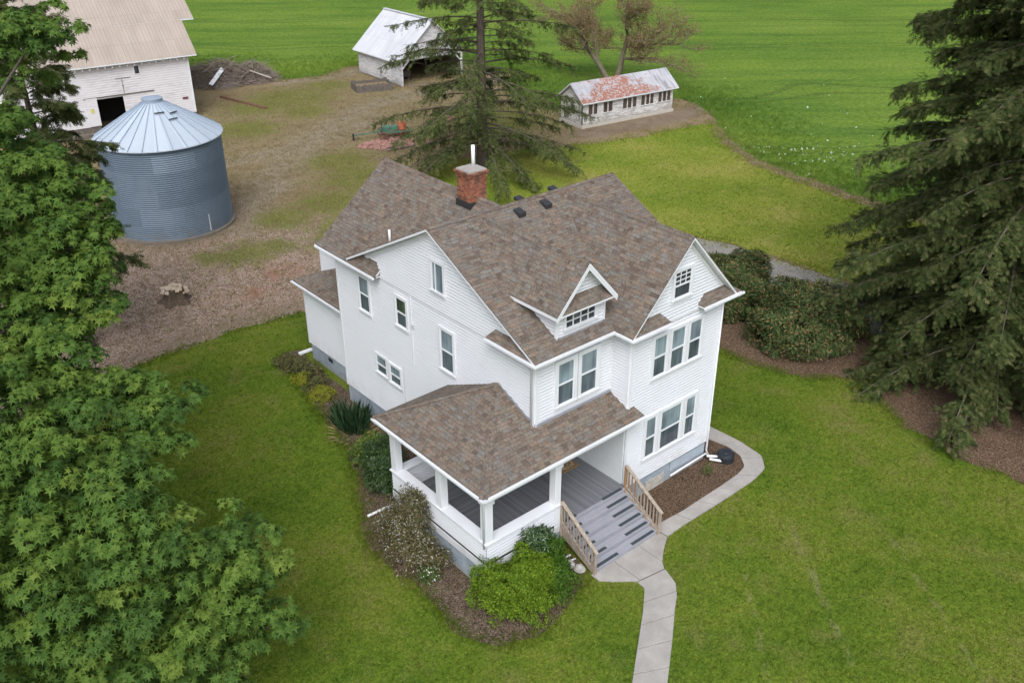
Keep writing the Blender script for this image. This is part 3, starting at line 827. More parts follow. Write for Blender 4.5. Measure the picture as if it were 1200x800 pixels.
# rear single-storey room and lower rear block
clapboard(MB(), Wall(.68, 0, 0, 1, -1, 0), [(12.63, .9), (17.2, .9), (17.2, 4.2), (12.63, 4.2)]).build('rear_room_wall', M['siding'], HOUSE)
clapboard(MB(), Wall(0, 17.2, 1, 0, 0, 1), [(.68, .9), (1.95, .9), (1.95, 4.3), (.68, 4.3)]).build('rear_room_wall', M['siding'], HOUSE)
clapboard(MB(), Wall(1.9, 0, 0, 1, -1, 0), [(12.63, 3.), (17.5, 3.), (17.5, 5.7), (12.63, 5.7)]).build('rear_block_wall', M['siding'], HOUSE)
clapboard(MB(), Wall(0, 17.5, 1, 0, 0, 1), [(1.9, .9), (6.2, .9), (6.2, 5.7), (4.05, 6.2), (1.9, 5.7)]).build('rear_block_wall', M['siding'], HOUSE)
clapboard(MB(), Wall(6.2, 0, 0, 1, 1, 0), [(12.63, .9), (17.5, .9), (17.5, 5.7), (12.63, 5.7)]).build('rear_block_wall', M['siding'], HOUSE)
# foundation
m = MB(); m.box(.03, 8.64, -.84, 10.8, -.1, .9); m.box(.035, 6.55, 10.8, 12.6, -.1, .895); m.box(.74, 6.15, 12.6, 17.14, -.1, .89)
m.build('foundation', M['foundation'], HOUSE)
m = MB(); WW.box(m, 6.45, 8.55, .42, .84, -.03, .0); m.build('foundation_panel', flat('blue_grey_board', (.36, .41, .45), .7), HOUSE)
m = MB(); WW.box(m, 5.05, 6.1, .05, .55, -.035, -.01); m.build('foundation_panel', flat('bare_concrete_patch', (.42, .39, .33), .9, var=.25), HOUSE)
# trim: corner boards, belt boards
def corner(w, s, z0, z1, wd=.09, o=.045):
    m = MB(); w.box(m, s - wd / 2, s + wd / 2, z0, z1, -.02, o); return m.build('corner_board', M['trim'], HOUSE)
corner(WL, .045, 4.4, 7.5); corner(WF, .045, 4.4, 7.5); corner(WL, 12.58, .9, 7.4); corner(WW, 3.725, .9, 7.4); corner(WW, 8.635, .9, 7.5)
corner(WS, -.845, 4.3, 7.4); corner(WF, 3.63, 4.4, 7.4); corner(WL, 7.15, 4.2, 9.45, .09, .055); corner(Wall(.68, 0, 0, 1, -1, 0), 17.15, .9, 4.2)
m = MB(); WL.box(m, 0, 12.6, 7.345, 7.40, .0, .065); m.build('belt_board', M['trim'], HOUSE)
m = MB(); WW.box(m, 3.7, 8.66, 7.40, 7.47, .0, .06); m.build('belt_board', M['trim'], HOUSE)
m = MB(); WF.box(m, .08, 3.6, 7.2, 7.5, .0, .03); WS.box(m, -.8, -.03, 7.2, 7.5, 0, .03); m.build('frieze_board', M['trim'], HOUSE)
GC = flat('grey_conduit', (.50, .51, .52), .5)
m = MB(); m.tube([(-.035, 7.9, 2.0), (-.035, 7.9, 3.9)], .015, 6); m.build('wall_conduit', GC, HOUSE)
m = MB(); m.box(-.1, -.0, 6.95, 7.05, 5.95, 6.10); m.build('junction_box', GC, HOUSE)

# roofs ---------------------------------------------------------------
def roof(name, pts, t=.085, inset=0.):
    """shingle layer over a white deck whose edges show as fascia"""
    n = MB(); n.poly(pts); 
    k = len(pts)
    for i in range(k):
        a = Vector(pts[i]); b = Vector(pts[(i + 1) % k]); dz = Vector((0, 0, .035))
        n.poly([a - dz, b - dz, b, a])
    o = n.build('shingle_roof', M['shingle'], HOUSE, uv=True)
    d = MB(); d.slab([Vector(p) for p in pts], t, drop=.036)
    d.build('fascia', M['soffit'] if inset else M['trim'], o)
    return o
O = .35
xl, xr = -O, 8.68 + O
vA = (3.33, -O, ZE); vAr = (9.03, -O, ZE); top = (XR, YR, ZR)
roof('a', [(xl, -O, ZE), vA, top, (xl, YR, ZR)])
roof('a', [top, vAr, (xr, YR, ZR)])
yb = 2 * YR + O; zrr = 10.5; sr = (zrr - 7.47) / 3.65
yv = YR + (ZR - zrr) / .5165
roof('b', [(xl, YR, ZR), (3.3, YR, ZR), (3.3, yv, zrr), (-.13, 11.13, 7.65), (xl, 11.13, 7.65)])
roof('b', [(3.3, YR, ZR), (xr, YR, ZR), (xr, yb, ZE), (6.77, yb, ZE), (3.3, yv, zrr)])
roof('c', [(xl, 13.5, 7.47), (xl, 9.1, 7.47), (.15, 9.1, 7.47 + sr * .5), (.15, 10.85, 7.47 + sr * .5), (3.3, yv, zrr), (3.3, 13.5, zrr)])
roof('c', [(3.3, 13.5, zrr), (3.3, yv, zrr), (6.77, yb, ZE), (6.95, yb + .1, 7.47), (6.95, 13.5, 7.47)])
roof('w', [(3.33, -1.24, ZE), (XR, -1.24, ZR), top, vA])
roof('w', [(9.03, -1.24, ZE), vAr, top, (XR, -1.24, ZR)])
# dormer
DX, DZ, DS = 2.1, 10.5, 1.106; DE = DZ - DS * 1.42
def ya(z): return -O + (z - ZE) / .5165
roof('d', [(DX - 1.42, -.26, DE), (DX, -.26, DZ), (DX, ya(DZ), DZ), (DX - 1.42, ya(DE), DE)], .12)
roof('d', [(DX + 1.42, -.26, DE), (DX + 1.42, ya(DE), DE), (DX, ya(DZ), DZ), (DX, -.26, DZ)], .12)
# small roofs across gable feet
roof('p', [(DX - 1.40, -.24, DE + .0), (DX + 1.40, -.24, DE + .0), (DX + 1.02, .16, DE + .42), (DX - 1.02, .16, DE + .42)], .07)
roof('r', [(3.38, -1.235, ZE + .01), (5.3, -1.235, ZE + .01), (4.95, -.885, 8.02), (3.78, -.885, 8.02)], .09)
roof('r', [(5.3, -1.235, ZE + .01), (5.3, -.885, ZE + .01), (4.95, -.885, 8.02)], .05)
roof('r', [(7.1, -1.235, ZE + .01), (9.30, -1.235, ZE + .01), (8.5, -.885, 8.08), (7.5, -.885, 8.08)], .09)
roof('r', [(7.1, -.885, ZE + .01), (7.1, -1.235, ZE + .01), (7.5, -.885, 8.08)], .05)
roof('r', [(-.345, 2.2, ZE + .0), (-.345, -.32, ZE + .0), (.04, .46, 8.0), (.04, 1.9, 8.0)], .09)
roof('r', [(.04, 2.2, ZE), (-.345, 2.2, ZE), (.04, 1.9, 8.0)], .05)
roof('r', [(-.345, 11.0, 7.475), (-.345, 9.1, 7.475), (.05, 9.35, 8.15), (.05, 11.0, 8.15)], .09)
roof('r', [(-.345, 9.1, 7.475), (.05, 9.1, 7.475), (.05, 9.35, 8.15)], .05)
# rear room and rear block
roof('l', [(.33, 17.55, 4.22), (.33, 12.66, 4.22), (1.92, 12.66, 4.92), (1.92, 15.95, 4.92)], .13)
roof('l', [(.33, 17.55, 4.22), (1.92, 15.95, 4.92), (1.92, 17.55, 4.22)], .1)
roof('k', [(1.72, 17.62, 5.72), (1.72, 12.66, 5.72), (4.05, 12.66, 6.3), (4.05, 17.62, 6.3)], .12)
roof('k', [(4.05, 17.62, 6.3), (4.05, 12.66, 6.3), (6.4, 12.66, 5.72), (6.4, 17.62, 5.72)], .12)
# ridge and hip caps
def cap(a, b, w=.26, sl=.5):
    a = Vector(a); b = Vector(b); d = (b - a).normalized(); x = d.cross(Vector((0, 0, 1))).normalized()
    m = MB(); L = (b - a).length; n = max(1, int(L / .2))
    for i in range(n):
        p = a + d * (L * i / n); q = a + d * min(L, L * (i + 1.25) / n); z0 = Vector((0, 0, .02)); z1 = Vector((0, 0, .008))
        e = Vector((0, 0, -w / 2 * sl))
        m.poly([p + z0 - x * w / 2 + e, q + z1 - x * w / 2 + e, q + z1, p + z0]); m.poly([p + z0, q + z1, q + z1 + x * w / 2 + e, p + z0 + x * w / 2 + e])
    m.build('ridge_cap', M['shingle'], HOUSE, uv=True)
cap((xl, YR, ZR + .01), (xr, YR, ZR + .01), .26, .5165); cap((3.3, 13.5, zrr + .01), (3.3, 5.7, zrr + .01), .26, sr); cap((XR, -1.24, ZR + .01), (XR, YR, ZR + .01), .24, 1.0456); cap((DX, -.26, DZ + .01), (DX, 5.2, DZ + .01), .22, DS)
# rake boards under the gable edges
def rake(w, s0, z0, s1, z1, o0, o1, h=.2, name='rake_board'):
    m = MB(); w.beam(m, s0, z0, s1, z1, h, o0, o1); m.build(name, M['trim'], HOUSE)
for (w, s0, z0, s1, z1) in ((WW, 3.45, ZE - .03, XR, ZR - .17), (WW, 8.91, ZE - .03, XR, ZR - .17)):
    rake(w, s0, z0, s1, z1, .0, .07, .16, 'frieze_board')
for (s0, z0) in ((.05, ZE - .05), (10.85, ZE - .05)):
    rake(WL, s0, z0, YR, ZR - .17, .03, .08, .14, 'frieze_board')
# dormer walls
WD = Wall(0, .14, 1, 0, 0, -1)
corner(WD, DX - 1.03, 7.86, 8.95, .1, .05); corner(WD, DX + 1.15, 7.86, 8.95, .1, .05); corner(Wall(DX - 1.04, 0, 0, 1, -1, 0), .16, 7.9, 9.2, .1, .05)
clapboard(MB(), WD, [(DX - 1.04, 7.86), (DX + 1.16, 7.86), (DX + 1.16, 8.92), (DX - 1.04, 8.92)]).build('dormer_wall', M['trim'], HOUSE)
clapboard(MB(), WD, [(DX - 1.3, 9.0), (DX + 1.3, 9.0), (DX, 10.4)]).build('dormer_gable_wall', M['siding'], HOUSE)
clapboard(MB(), Wall(DX - 1.04, 0, 0, 1, -1, 0), [(.14, 7.88), (2.6, 9.15), (2.6, 9.3), (.14, 9.3)]).build('dormer_side_wall', M['siding'], HOUSE)
clapboard(MB(), Wall(DX + 1.16, 0, 0, 1, 1, 0), [(.14, 7.88), (2.6, 9.15), (2.6, 9.3), (.14, 9.3)]).build('dormer_side_wall', M['siding'], HOUSE)
m = MB(); WD.box(m, DX - 1.06, DX + 1.18, 7.83, 7.9, .0, .05); m.build('dormer_base_board', flat('grey_flashing', (.30, .31, .33), .5), HOUSE)
m = MB()
for s in (-1, 1):
    w = WD; a = DX + s * 1.40; w.beam(m, a, DE - .10, DX, DZ - .13, .15, .35, .39)
m.build('rake_board', M['trim'], HOUSE)
# gutters
def gutter(a, b):
    m = MB(); a = Vector(a); b = Vector(b); m.beam(a, b, .085, .07); return m.build('gutter', M['trim'], HOUSE)
gutter((-.35, -.41, ZE - .08), (3.33, -.41, ZE - .08)); gutter((-.41, 2.2, ZE - .08), (-.41, -.46, ZE - .08)); gutter((-.41, 9.08, 7.40), (-.41, 13.55, 7.40)); gutter((3.28, -.47, ZE - .08), (3.28, -1.3, ZE - .08))
gutter((3.28, -1.29, ZE - .09), (5.3, -1.29, ZE - .09)); gutter((7.1, -1.29, ZE - .09), (9.4, -1.29, ZE - .09)); gutter((.28, 12.66, 4.15), (.28, 17.58, 4.15))
def downspout(pts, r=.04):
    m = MB(); m.tube(pts, r, 6); m.build('downspout', M['trim'], HOUSE, smooth=True)
downspout([(-.35, -.2, ZE - .15), (-.08, .12, ZE - .45), (-.08, .12, 4.95)]); downspout([(8.62, -.96, 7.4), (8.62, -.96, .5), (8.7, -1.02, .3)]); downspout([(.35, 12.9, 4.1), (.62, 12.95, 3.85), (.62, 12.95, 3.0)])
# roof vents
for x, y, back in ((3.56, 4.92, 0), (4.9, 4.94, 0), (4.3, 5.75, 1), (6.1, 5.8, 1)):
    z = ZR - .5165 * abs(y - YR)
    m = MB(); m.hexa([(x - .17, y - .2, z - .14), (x + .17, y - .2, z - .14), (x + .17, y + .2, z + .06), (x - .17, y + .2, z + .06), (x - .17, y - .2, z + .08), (x + .17, y - .2, z + .08), (x + .15, y + .17, z + .17), (x - .15, y + .17, z + .17)])
    m.build('roof_vent', M['black_metal'], HOUSE, bevel=.02)
m = MB(); m.tube([(.89, 9.71, 8.3), (.89, 9.71, 8.95)], .05, 8); m.build('vent_pipe', M['pvc'], HOUSE, smooth=True)
# chimney
ch = MB(); cx0, cx1, cy0, cy1 = 2.84, 3.64, 6.95, 7.75
ch.box(cx0, cx1, cy0, cy1, 9.5, 11.28); 
for k, e in enumerate((.03, .06, .09)): ch.box(cx0 - e, cx1 + e, cy0 - e, cy1 + e, 11.28 + k * .075, 11.355 + k * .075)
CH = ch.build('chimney', M['brick'], HOUSE, uv=True)
m = MB(); m.box(cx0 - .02, cx1 + .02, cy0 - .02, cy1 + .02, 11.505, 11.56); m.build('chimney_cap', M['concrete'], CH)
m = MB(); m.tube([(3.5, 7.55, 11.5), (3.5, 7.55, 12.35)], .075, 10); m.build('flue_pipe', M['pvc'], CH, smooth=True)
m = MB(); m.box(cx0 - .05, cx1 + .05, cy0 - .06, cy1 + .05, 9.7, 10.34); m.build('flashing', M['black_metal'], CH)

# windows -------------------------------------------------------------
def window(w, s0, s1, z0, z1, style='double', split=.5, pu='pane_up', pl='pane_low', cas=.11, o=.0, sill=True, hood=True):
    o += .022
    c = MB(); C = cas
    w.box(c, s0 - C, s0, z0 - .02, z1 + C, o, o + .075); w.box(c, s1, s1 + C, z0 - .02, z1 + C, o, o + .075)
    w.box(c, s0, s1, z1, z1 + C, o, o + .075)
    W = c.build('window', M['trim'], HOUSE)
    if sill:
        m = MB(); w.box(m, s0 - C - .01, s1 + C + .01, z0 - .06, z0, o, o + .105); w.box(m, s0 - C, s1 + C, z0 - .16, z0 - .07, o, o + .06); m.build('sill', M['trim'], W)
    zm = z0 + (z1 - z0) * split; f = .042
    s = MB()
    if style == 'double':
        w.box(s, s0, s0 + f, z0, z1, o + .01, o + .05); w.box(s, s1 - f, s1, z0, z1, o + .01, o + .05)
        w.box(s, s0 + f, s1 - f, z1 - f, z1, o + .01, o + .052); w.box(s, s0 + f, s1 - f, z0, z0 + f, o + .01, o + .045)
        w.box(s, s0 + f, s1 - f, zm - .03, zm + .03, o + .01, o + .06)
        panes = [(z0 + f, zm - .03, pl, .022), (zm + .03, z1 - f, pu, .034)]
    elif style == 'nine':
        w.box(s, s0, s0 + f, z0, z1, o + .01, o + .05); w.box(s, s1 - f, s1, z0, z1, o + .01, o + .05)
        w.box(s, s0 + f, s1 - f, z1 - f, z1, o + .01, o + .052); w.box(s, s0 + f, s1 - f, z0, z0 + f, o + .01, o + .045); w.box(s, s0 + f, s1 - f, zm - .03, zm + .03, o + .01, o + .06)
        for k in (1, 2):
            x = s0 + (s1 - s0) * k / 3; w.box(s, x - .017, x + .017, zm + .03, z1 - f, o + .01, o + .048)
            z = zm + (z1 - zm) * k / 3; w.box(s, s0 + f, s1 - f, z - .017, z + .017, o + .01, o + .047)
        panes = [(z0 + f, zm - .03, pl, .022), (zm + .03, z1 - f, pu, .034)]
    elif style == 'lites':
        w.box(s, s0, s0 + .03, z0, z1, o + .01, o + .05); w.box(s, s1 - .03, s1, z0, z1, o + .01, o + .05)
        for k in range(1, 4):
            x = s0 + (s1 - s0) * k / 4; w.box(s, x - .02, x + .02, z0, z1, o + .01, o + .048)
        w.box(s, s0 + .03, s1 - .03, zm - .018, zm + .018, o + .01, o + .047)
        panes = [(z0, z1, pl, .022)]
    else:
        w.box(s, s0, s0 + f, z0, z1, o + .01, o + .05); w.box(s, s1 - f, s1, z0, z1, o + .01, o + .05); x = s0 + (s1 - s0) * .7
        w.box(s, x - .02, x + .02, z0, z1, o + .01, o + .05)
        panes = [(z0, z1, pl, .022)]
    s.build('sash', M['trim'], W)
    for a, b, mt, oo in panes:
        m = MB(); w.box(m, s0 + .02, s1 - .02, a, b, o + .004, o + oo); m.build('pane', M[mt], W)
    return W
for a, b in ((4.84, 5.52), (5.78, 6.52), (6.78, 7.46)): window(WW, a, b, 5.36, 7.0, cas=.12)
for a, b in ((4.72, 5.28), (5.56, 6.72), (7.0, 7.56)): window(WW, a, b, 1.88, 3.62, cas=.13)
for a, b in ((.97, 1.74), (2.06, 2.86)): window(WF, a, b, 5.34, 7.0, cas=.14, pu='pane_up')
window(WW, 5.62, 6.5, 8.28, 9.32, 'nine', .48, 'pane_dark', 'pane_dark', o=.035)
window(WD, 1.40, 2.80, 8.18, 8.62, 'lites', .5, 'pane_dark', 'pane_dark', cas=.09, hood=False)
window(WL, 10.08, 10.8, 5.38, 6.92); window(WL, 7.42, 8.1, 5.7, 6.92, pu='pane_green'); window(WL, 4.46, 5.22, 4.98, 6.66)
window(WL, 9.14, 9.86, 2.8, 3.62, cas=.09); window(WL, 8.12, 8.86, 2.74, 3.56, cas=.09)
window(WL, 4.86, 5.56, 8.16, 9.26, 'slide', .5, 'pane_up', 'pane_up', o=.035)
# basement vents on the foundation
m = MB(); m.box(.715, .75, 15.2, 15.55, .55, .72); m.build('foundation_vent', M['black_metal'], HOUSE)

# porch ---------------------------------------------------------------
ap = (0, 1.95, 5.74); PZ = 4.32
roof('q', [(-3.4, -1.36, PZ), (4.08, -1.36, PZ), (3.98, -.895, 4.52), (3.675, -.895, 4.52), (3.675, -.0, 4.892), (0.0, -.0, 4.892), ap], .13)
roof('q', [(-3.4, 4.95, PZ), (-3.4, -1.36, PZ), ap], .13)
roof('q', [ap, (0, 4.95, PZ), (-3.4, 4.95, PZ)], .13)
cap((-3.4, -1.36, PZ + .02), (0, 1.95, 5.76), .28, .31); cap((-3.4, 4.95, PZ + .02), (-.02, 1.98, 5.76), .24, .31)
m = MB()
m.beam((.02, -.02, 4.93), (3.66, -.02, 4.93), .07, .10); m.beam((-.02, -.02, 4.94), (-.02, 1.9, 5.75), .04, .09)
m.build('flashing', flat('step_flashing', (.28, .29, .32), .5), HOUSE)
m = MB(); m.box(-3.2, 4.0, -1.2, -.9, 4.10, 4.13); m.box(-3.2, 3.6, -.9, 1.95, 4.10, 4.13); m.box(-3.2, -.02, 1.95, 4.75, 4.10, 4.13); m.build('porch_ceiling', M['trim'], HOUSE)
m = MB(); m.box(-3.12, 3.95, -1.12, -.92, 3.82, 4.15); m.box(-3.12, -2.92, -.92, 4.45, 3.82, 4.15); m.box(-2.92, -.02, 4.25, 4.45, 3.82, 4.15); m.build('porch_beam', M['trim'], HOUSE)
gutter((-3.45, 4.95, PZ - .08), (-3.45, -1.42, PZ - .08)); gutter((-3.40, -1.42, PZ - .08), (4.1, -1.42, PZ - .08))
CAPZ, FZ = 2.15, 1.2
def post(x0, x1, y0, y1, z0=CAPZ - .05):
    m = MB(); m.box(x0, x1, y0, y1, z0, 3.84); o = m.build('porch_post', M['trim'], HOUSE, bevel=.012)
    m = MB(); m.box(x0 - .04, x1 + .04, y0 - .04, y1 + .04, 3.70, 3.82); m.build('post_cap', M['trim'], o)
post(-3.10, -2.80, -1.10, -.80); post(-3.10, -2.80, 1.35, 1.65); post(-3.10, -2.80, 4.12, 4.42); post(-.02, .26, -1.10, -.80, FZ)
downspout([(-3.40, -1.2, PZ - .12), (-3.14, -1.02, 3.8), (-3.14, -1.02, 1.95)], .035)
# parapets: clapboard outside, cap board on top
pw = [Wall(0, -1.08, 1, 0, 0, -1), Wall(-3.08, 0, 0, 1, -1, 0), Wall(0, 4.40, 1, 0, 0, 1)]
m = clapboard(MB(), pw[0], [(-3.08, 1.28), (.26, 1.28), (.26, 2.1), (-3.08, 2.1)]); m.box(-3.07, .25, -1.07, -.84, 1.205, 2.1); m.build('porch_parapet', M['siding'], HOUSE)
m = clapboard(MB(), pw[1], [(-1.08, 1.28), (4.4, 1.28), (4.4, 2.1), (-1.08, 2.1)]); m.box(-3.07, -2.84, -.84, 4.39, 1.205, 2.1); m.build('porch_parapet', M['siding'], HOUSE)
m = clapboard(MB(), pw[2], [(-3.08, 1.26), (-.0, 1.26), (-.0, 2.1), (-3.08, 2.1)]); clapboard(m, Wall(0, 4.17, 1, 0, 0, -1), [(-2.84, 1.2), (0, 1.2), (0, 2.1), (-2.84, 2.1)]); m.box(-2.84, 0, 4.175, 4.39, 1.205, 2.1); m.build('porch_parapet', M['siding'], HOUSE)
m = MB(); m.box(-3.16, .30, -1.16, -.72, 2.1, 2.155); m.box(-3.16, -2.72, -.72, 4.48, 2.1, 2.155); m.box(-2.72, .0, 4.06, 4.48, 2.1, 2.155); m.build('parapet_cap', M['trim'], HOUSE, bevel=.01)
m = MB(); m.box(-3.115, .285, -1.115, -1.09, .92, 1.2); m.box(-3.115, -3.09, -1.09, 4.43, .92, 1.2); m.box(-3.09, 0, 4.405, 4.43, .92, 1.2); m.build('porch_skirt_board', M['trim'], HOUSE)
m = MB(); m.box(-3.085, .265, -1.085, -1.06, 1.203, 1.275); m.box(-3.085, -3.06, -1.06, 4.40, 1.203, 1.275); m.build('drain_gap_shade', M['black_metal'], HOUSE)  # black strip stands in for the shade inside the open gap
m = MB(); m.box(-3.08, .28, -1.075, -1.0, -.1, 1.19); m.box(-3.08, -3.0, -1.0, 4.38, -.1, 1.19); m.box(-3.0, 0, 4.3, 4.38, -.1, 1.19); m.build('porch_foundation', M['foundation'], HOUSE)
# floor: front arm boards run front to back, side arm boards run sideways
def floor(pts, rot):
    m = MB(); c = math.cos(rot); s = math.sin(rot)
    o = MB().poly([(x, y, FZ) for x, y in pts]).poly([(x, y, FZ - .06) for x, y in pts][::-1])
    for i in range(len(pts)):
        (a, b), (e, f) = pts[i], pts[(i + 1) % len(pts)]
        o.poly([(a, b, FZ - .06), (e, f, FZ - .06), (e, f, FZ), (a, b, FZ)])
    ob = o.build('porch_floor', M['deck'], HOUSE)
    if rot:
        off = offset_of(HOUSE)
        for v in ob.data.vertices:
            v.co = (v.co.x * c + v.co.y * s, -v.co.x * s + v.co.y * c, v.co.z)
        ob.rotation_euler = (0, 0, rot)
floor([(-2.84, -.84), (.26, -.84), (.26, -1.10), (3.6, -1.10), (3.6, 1.95), (0, 1.95)], 0)
floor([(-2.84, -.84), (0, 1.95), (0, 4.17), (-2.84, 4.17)], R(90))
# stairs: porch edge plus five treads, paired grip strips
SX0, SX1, RUN, RISE = .34, 3.52, .345, .19
for k in range(6):
    z = FZ - RISE * k; y1 = -1.10 - RUN * (k - 1); y0 = y1 - RUN
    if k == 0: y0, y1 = -1.16, -1.09
    m = MB(); m.box(SX0, SX1, y0 - .025, y1, z - .045, z + .004)
    m.box(SX0 + .01, SX1 - .01, y0, y0 + .03, z - RISE + .002, z - .046)
    T = m.build('stair_tread', M['tread'], HOUSE, bevel=.008)
    lw = .62 if k < 4 else (.85 if k == 4 else 1.1)
    for a, b in ((SX0 + .10, SX0 + .10 + lw), (SX1 - 1.12 - .03 * k, SX1 - .10)):
        if k == 0: ya0 = -1.15
        else: ya0 = y0
        m = MB(); m.box(a, b, ya0 + .0, ya0 + .13, z + .005, z + .010); m.build('grip_strip', M['grip'], T)
for x in (SX0 - .05, SX1 + .01):
    m = MB(); m.hexa([(x, -1.1, .75), (x + .04, -1.1, .75), (x + .04, -2.86, .0), (x, -2.86, .0), (x, -1.1, 1.17), (x + .04, -1.1, 1.17), (x + .04, -2.9, .24), (x, -2.9, .24)]); m.build('stair_stringer', M['wood_rail'], HOUSE)
def railing(x, xb, col, ztop):
    y0, y1 = -1.14, -2.86
    m = MB(); m.box(x - .045, x + .045, y0 - .045, y0 + .045, .0 if x < 1 else 1.0, ztop)
    Rl = m.build('stair_railing', col, HOUSE, bevel=.008)
    m = MB(); m.box(xb - .045, xb + .045, y1 - .045, y1 + .045, .0, 1.02); m.build('newel_post', M['wood_rail'], Rl, bevel=.008)
    m = MB(); m.beam((x, y0 + .0, ztop + .0), (xb, y1 - .08, 1.03), .14, .04); m.build('handrail', M['wood_rail'], Rl, bevel=.006)
    m = MB(); m.beam((x, y0, ztop - .86), (xb, y1, .17), .04, .09); m.build('bottom_rail', M['wood_rail'], Rl)
    for i in range(1, 11):
        t = i / 11; xx = x + (xb - x) * t; yy = y0 + (y1 - y0) * t
        za = ztop - .86 + (.17 - ztop + .86) * t; zb = ztop - .02 + (1.01 - ztop + .02) * t
        m = MB(); m.box(xx - .02, xx + .02, yy - .022, yy + .022, za, zb); m.build('baluster', M['wood_rail'] if i > 3 or x < 1 else M['wood_warm'], Rl)
railing(.28, .29, M['wood_rail'], 2.22); railing(3.56, 3.62, M['wood_warm'], 2.2)

# front door in the recess, out of the light
dm = MB(); D = Wall(0, 1.95, 1, 0, 0, -1); D.box(dm, 1.2, 2.2, FZ, 3.35, .016, .06); DO = dm.build('front_door', flat('dark_door_paint', (.12, .10, .09), .5), HOUSE)
m = MB(); D.box(m, 1.07, 1.2, FZ, 3.48, .016, .08); D.box(m, 2.2, 2.33, FZ, 3.48, .016, .08); D.box(m, 1.2, 2.2, 3.35, 3.48, .016, .08); m.build('door_frame', M['trim'], DO)

# ------------------------------------------------------------------ things at the house
mt = flat('coir_mat', (.28, .17, .07), .95, .1, var=.3, scale=20.)
m = MB(); m.box(2.35, 3.25, 1.0, 1.62, FZ + .002, FZ + .03); MAT = thing('doormat', 'brown coir doormat lying on the grey porch floor', 'doormat', (2.8, 1.3, FZ))
m.build('mat_base', mt, MAT, bevel=.008)
m = MB()
for i in range(46):
    x, y = 2.45 + .7 * random.random(), 1.1 + .42 * random.random(); m.box(x, x + .07, y, y + .05, FZ + .0305, FZ + .035)
m.build('pale_pattern', flat('mat_pattern', (.50, .42, .30), .95), MAT)

DR = thing('drain_basin', 'round black plastic drain basin in the mulch by the front corner', 'drain basin', (9.25, -1.5, 0))
m = MB(); m.lathe([(.34, 0), (.36, .06), (.36, .30), (.33, .32), (.33, .36), (.30, .38), (.12, .38), (.10, .41), (.0, .41)], 9.25, -1.5, 32); m.build('basin_body', M['black'], DR, smooth=False)
for dy, zz in ((.0, .20), (-.28, .12)):
    m = MB(); m.tube([(8.62, -1.03 + dy * .5, zz + .05), (8.97, -1.30 + dy, zz)], .055, 10); m.build('inlet_pipe', M['pvc'], DR, smooth=True)
m = MB(); m.tube([(6.4, -.98, .30), (8.60, -.98, .36), (8.66, -1.0, .22)], .035, 8); tag(m.build('drain_pipe', M['pvc'], None, smooth=True), 'white pipe running low along the front foundation', 'pipe')
m = MB(); m.tube([(-3.95, 5.0, .06), (-2.9, 4.84, .16)], .055, 10); tag(m.build('drain_pipe', M['pvc'], None, smooth=True), 'white drain pipe poking out of the brown shrub beside the porch', 'pipe')
m = MB(); m.box(.35, 1.1, 17.75, 17.95, .03, .14); tag(m.build('splash_block', M['pvc'], None, bevel=.02), 'white downspout end lying at the rear foundation corner', 'downspout end')
for y, lab in ((-1.5, 'nearer the wall'), (-1.75, 'nearer the rocks')):
    m = MB(); m.tube([(.0, y, .05), (.34, y - .1, .09)], .035, 8); tag(m.build('drain_pipe', M['pvc'], None, smooth=True), 'short white pipe beside the stair foot, ' + lab, 'pipe', 'short pipes by the stairs')
def rock(x, y, r, lab, sd):
    import bmesh
    bm = bmesh.new(); bmesh.ops.create_icosphere(bm, subdivisions=3, radius=r)
    rr = random.Random(sd); ph = [rr.random() * 6 for _ in range(6)]
    for v in bm.verts:
        c = v.co / r; k = 1 + .14 * math.sin(2.3 * c.x + ph[0]) + .12 * math.sin(3.1 * c.y + ph[1]) + .1 * math.sin(4 * c.z + ph[2])
        v.co *= k; v.co.z *= .75
    me = bpy.data.meshes.new('rock'); bm.to_mesh(me); bm.free()
    o = link('rock', me, M['rock'], None, (x, y, r * .45)); tag(o, lab, 'rock', 'rocks by the stairs')
rock(-.02, -1.95, .17, 'grey rock beside the stairs, closer to the porch', 1); rock(.03, -2.36, .20, 'pale grey rock beside the stairs, closer to the lawn', 2)
# ------------------------------------------------------------------ outbuildings
class Frame:
    def __init__(f, x, y, deg):
        a = R(deg); f.d = Vector((math.cos(a), math.sin(a), 0)); f.e = Vector((-math.sin(a), math.cos(a), 0)); f.o = Vector((x, y, 0))
    def p(f, s, t, z): return f.o + f.d * s + f.e * t + Vector((0, 0, z))
    def box(f, m, s0, s1, t0, t1, z0, z1):
        return m.hexa([f.p(s0, t0, z0), f.p(s1, t0, z0), f.p(s1, t1, z0), f.p(s0, t1, z0), f.p(s0, t0, z1), f.p(s1, t0, z1), f.p(s1, t1, z1), f.p(s0, t1, z1)])
    def wall(f, s0, s1, t): # facing -e
        q = f.o + f.e * t; return Wall(q.x, q.y, f.d.x, f.d.y, -f.e.x, -f.e.y)
    def end(f, s, side):
        q = f.o + f.d * s; return Wall(q.x, q.y, f.e.x, f.e.y, f.d.x * side, f.d.y * side)

